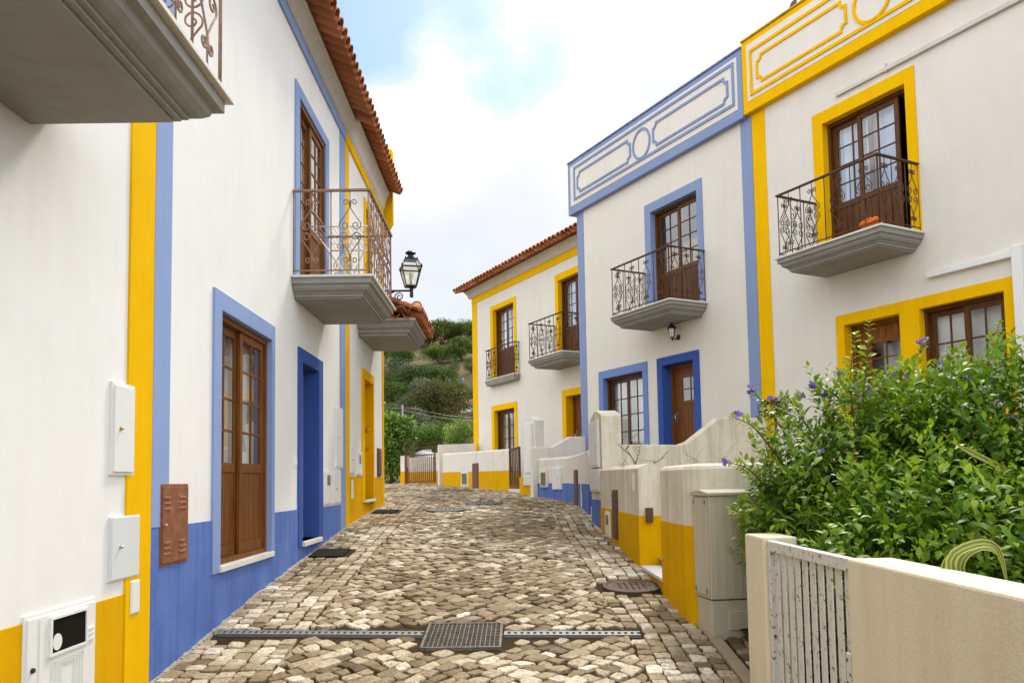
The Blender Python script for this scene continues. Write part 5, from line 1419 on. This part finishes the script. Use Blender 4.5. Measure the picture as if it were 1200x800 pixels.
hill_tree('leafy_tree', 'bright green leafy tree behind the tarpaulin', 'tree', 503, 515, 24, 20, LF_LIGHT, 'round', 9000, 50, Y=52, group='trees behind the far gate', clumps=34, tmean=.38)
hill_tree('leafy_tree', 'yellow green tree beside the corner of the far house', 'tree', 541, 512, 18, 22, LF_LIGHT, 'round', 9000, 51, Y=48, group='trees behind the far gate', clumps=30, tmean=.66)
hill_tree('leafy_tree', 'green tree between the leafy tree and the yellow green tree', 'tree', 522, 528, 18, 18, LF_LIGHT, 'round', 8000, 52, Y=55, group='trees behind the far gate', clumps=26, tmean=.25)
# glossy bush at the end of the left row
cb = at(458,520,33); tree('glossy_bush', 'tall glossy leaved bush at the far corner of the left row', 'bush', (cb.x,33,.0), 3.3, (0,0,1.55,.92,.9,1.75), LF_GLOSS, 4600, .17, trunk=.07, clumps=60, tmean=.62, seed=71, simple=False, inner=.75)
cb = at(448,500,35); tree('glossy_bush', 'second glossy leaved bush, mostly hidden behind the left row', 'bush', (cb.x-.4,35.4,.0), 3.4, (0,0,1.9,1.0,.9,1.9), LF_GLOSS, 3000, .16, trunk=.07, clumps=36, tmean=.4, seed=72, simple=False, inner=.5)

# little white house, blue tarp, pole and wires on the slope
P = onhill(546, 484); w = P.y/FPX
r = thing('cottage', 'little white cottage with a reddish roof on the hillside', 'house', tuple(P))
mb = MB(); hw, hh = 8*w, 10*w; mb.box(P.x-hw, P.x+hw, P.y, P.y+hw*1.4, P.z-2, P.z+hh); mb.build('wall', WH, r)
mb = MB(); mb.prism([Vector((P.x-hw*1.1,P.y-.4,P.z+hh)), Vector((P.x-hw*1.1,P.y+hw*1.5,P.z+hh)), Vector((P.x-hw*1.1,P.y+hw*.6,P.z+hh*1.6))], (hw*2.2,0,0)); mb.build('roof', plain('far_tiles', (.36,.17,.10), .9), r)
mb = MB(); mb.box(P.x-hw*.5,P.x-hw*.15,P.y-.06,P.y-.003,P.z+hh*.4,P.z+hh*.75); mb.box(P.x+hw*.2,P.x+hw*.5,P.y-.06,P.y-.003,P.z+hh*.4,P.z+hh*.75); mb.build('window', DARK, r)
P = onhill(542, 446); w = P.y/FPX
mb = MB(); rings = []
for (q, z) in ((2.9,-1),(2.6,1.0),(1.5,2.5),(.2,3.1)): rings.append([(P.x+q*w*math.cos(t)*(1+.15*math.sin(3*t)), P.y+q*w*math.sin(t), P.z+z*w) for t in [2*math.pi*k/10 for k in range(10)]])
mb.loft(rings, True, True, True); mb.build('tent', TENT, cat='tent', label='small bright blue tent on the brown hillside')
PX_ = at(472,505,58); r = thing('utility_pole', 'thin grey utility pole rising beside the glossy bush', 'pole', (PX_.x,58,g(58)))
mb = MB(); ztop = at(472,474,58).z; mb.tube([(PX_.x,58,g(58)-.5), (PX_.x,58,ztop)], [.10,.07], 8); mb.build('shaft', plain('concrete_pole', (.36,.35,.32), .9), r)
mb = MB(); mb.box(PX_.x-.7,PX_.x+.7,57.95,58.05,ztop-.35,ztop-.25); mb.build('crossarm', GATE, r)
wr = []
for i, (dx, dz, e) in enumerate(((-.6,-.22,(585,492)), (.6,-.22,(585,487)))):
    A = Vector((PX_.x+dx,58,ztop+dz)); B = at(*e, 66); mb = MB(); pts = [A.lerp(B, t/12)-Vector((0,0,.35*math.sin(math.pi*t/12))) for t in range(13)]; mb.tube(pts, .012, 4)
    B2 = at(380, 462+4*i, 70); mb.tube([A.lerp(B2, t/12)-Vector((0,0,.35*math.sin(math.pi*t/12))) for t in range(13)], .012, 4)
    mb.build('overhead_wire', STEEL, cat='wire', label=('lower' if i == 0 else 'upper')+' of the two overhead wires crossing below the olive trees', group='overhead wires')
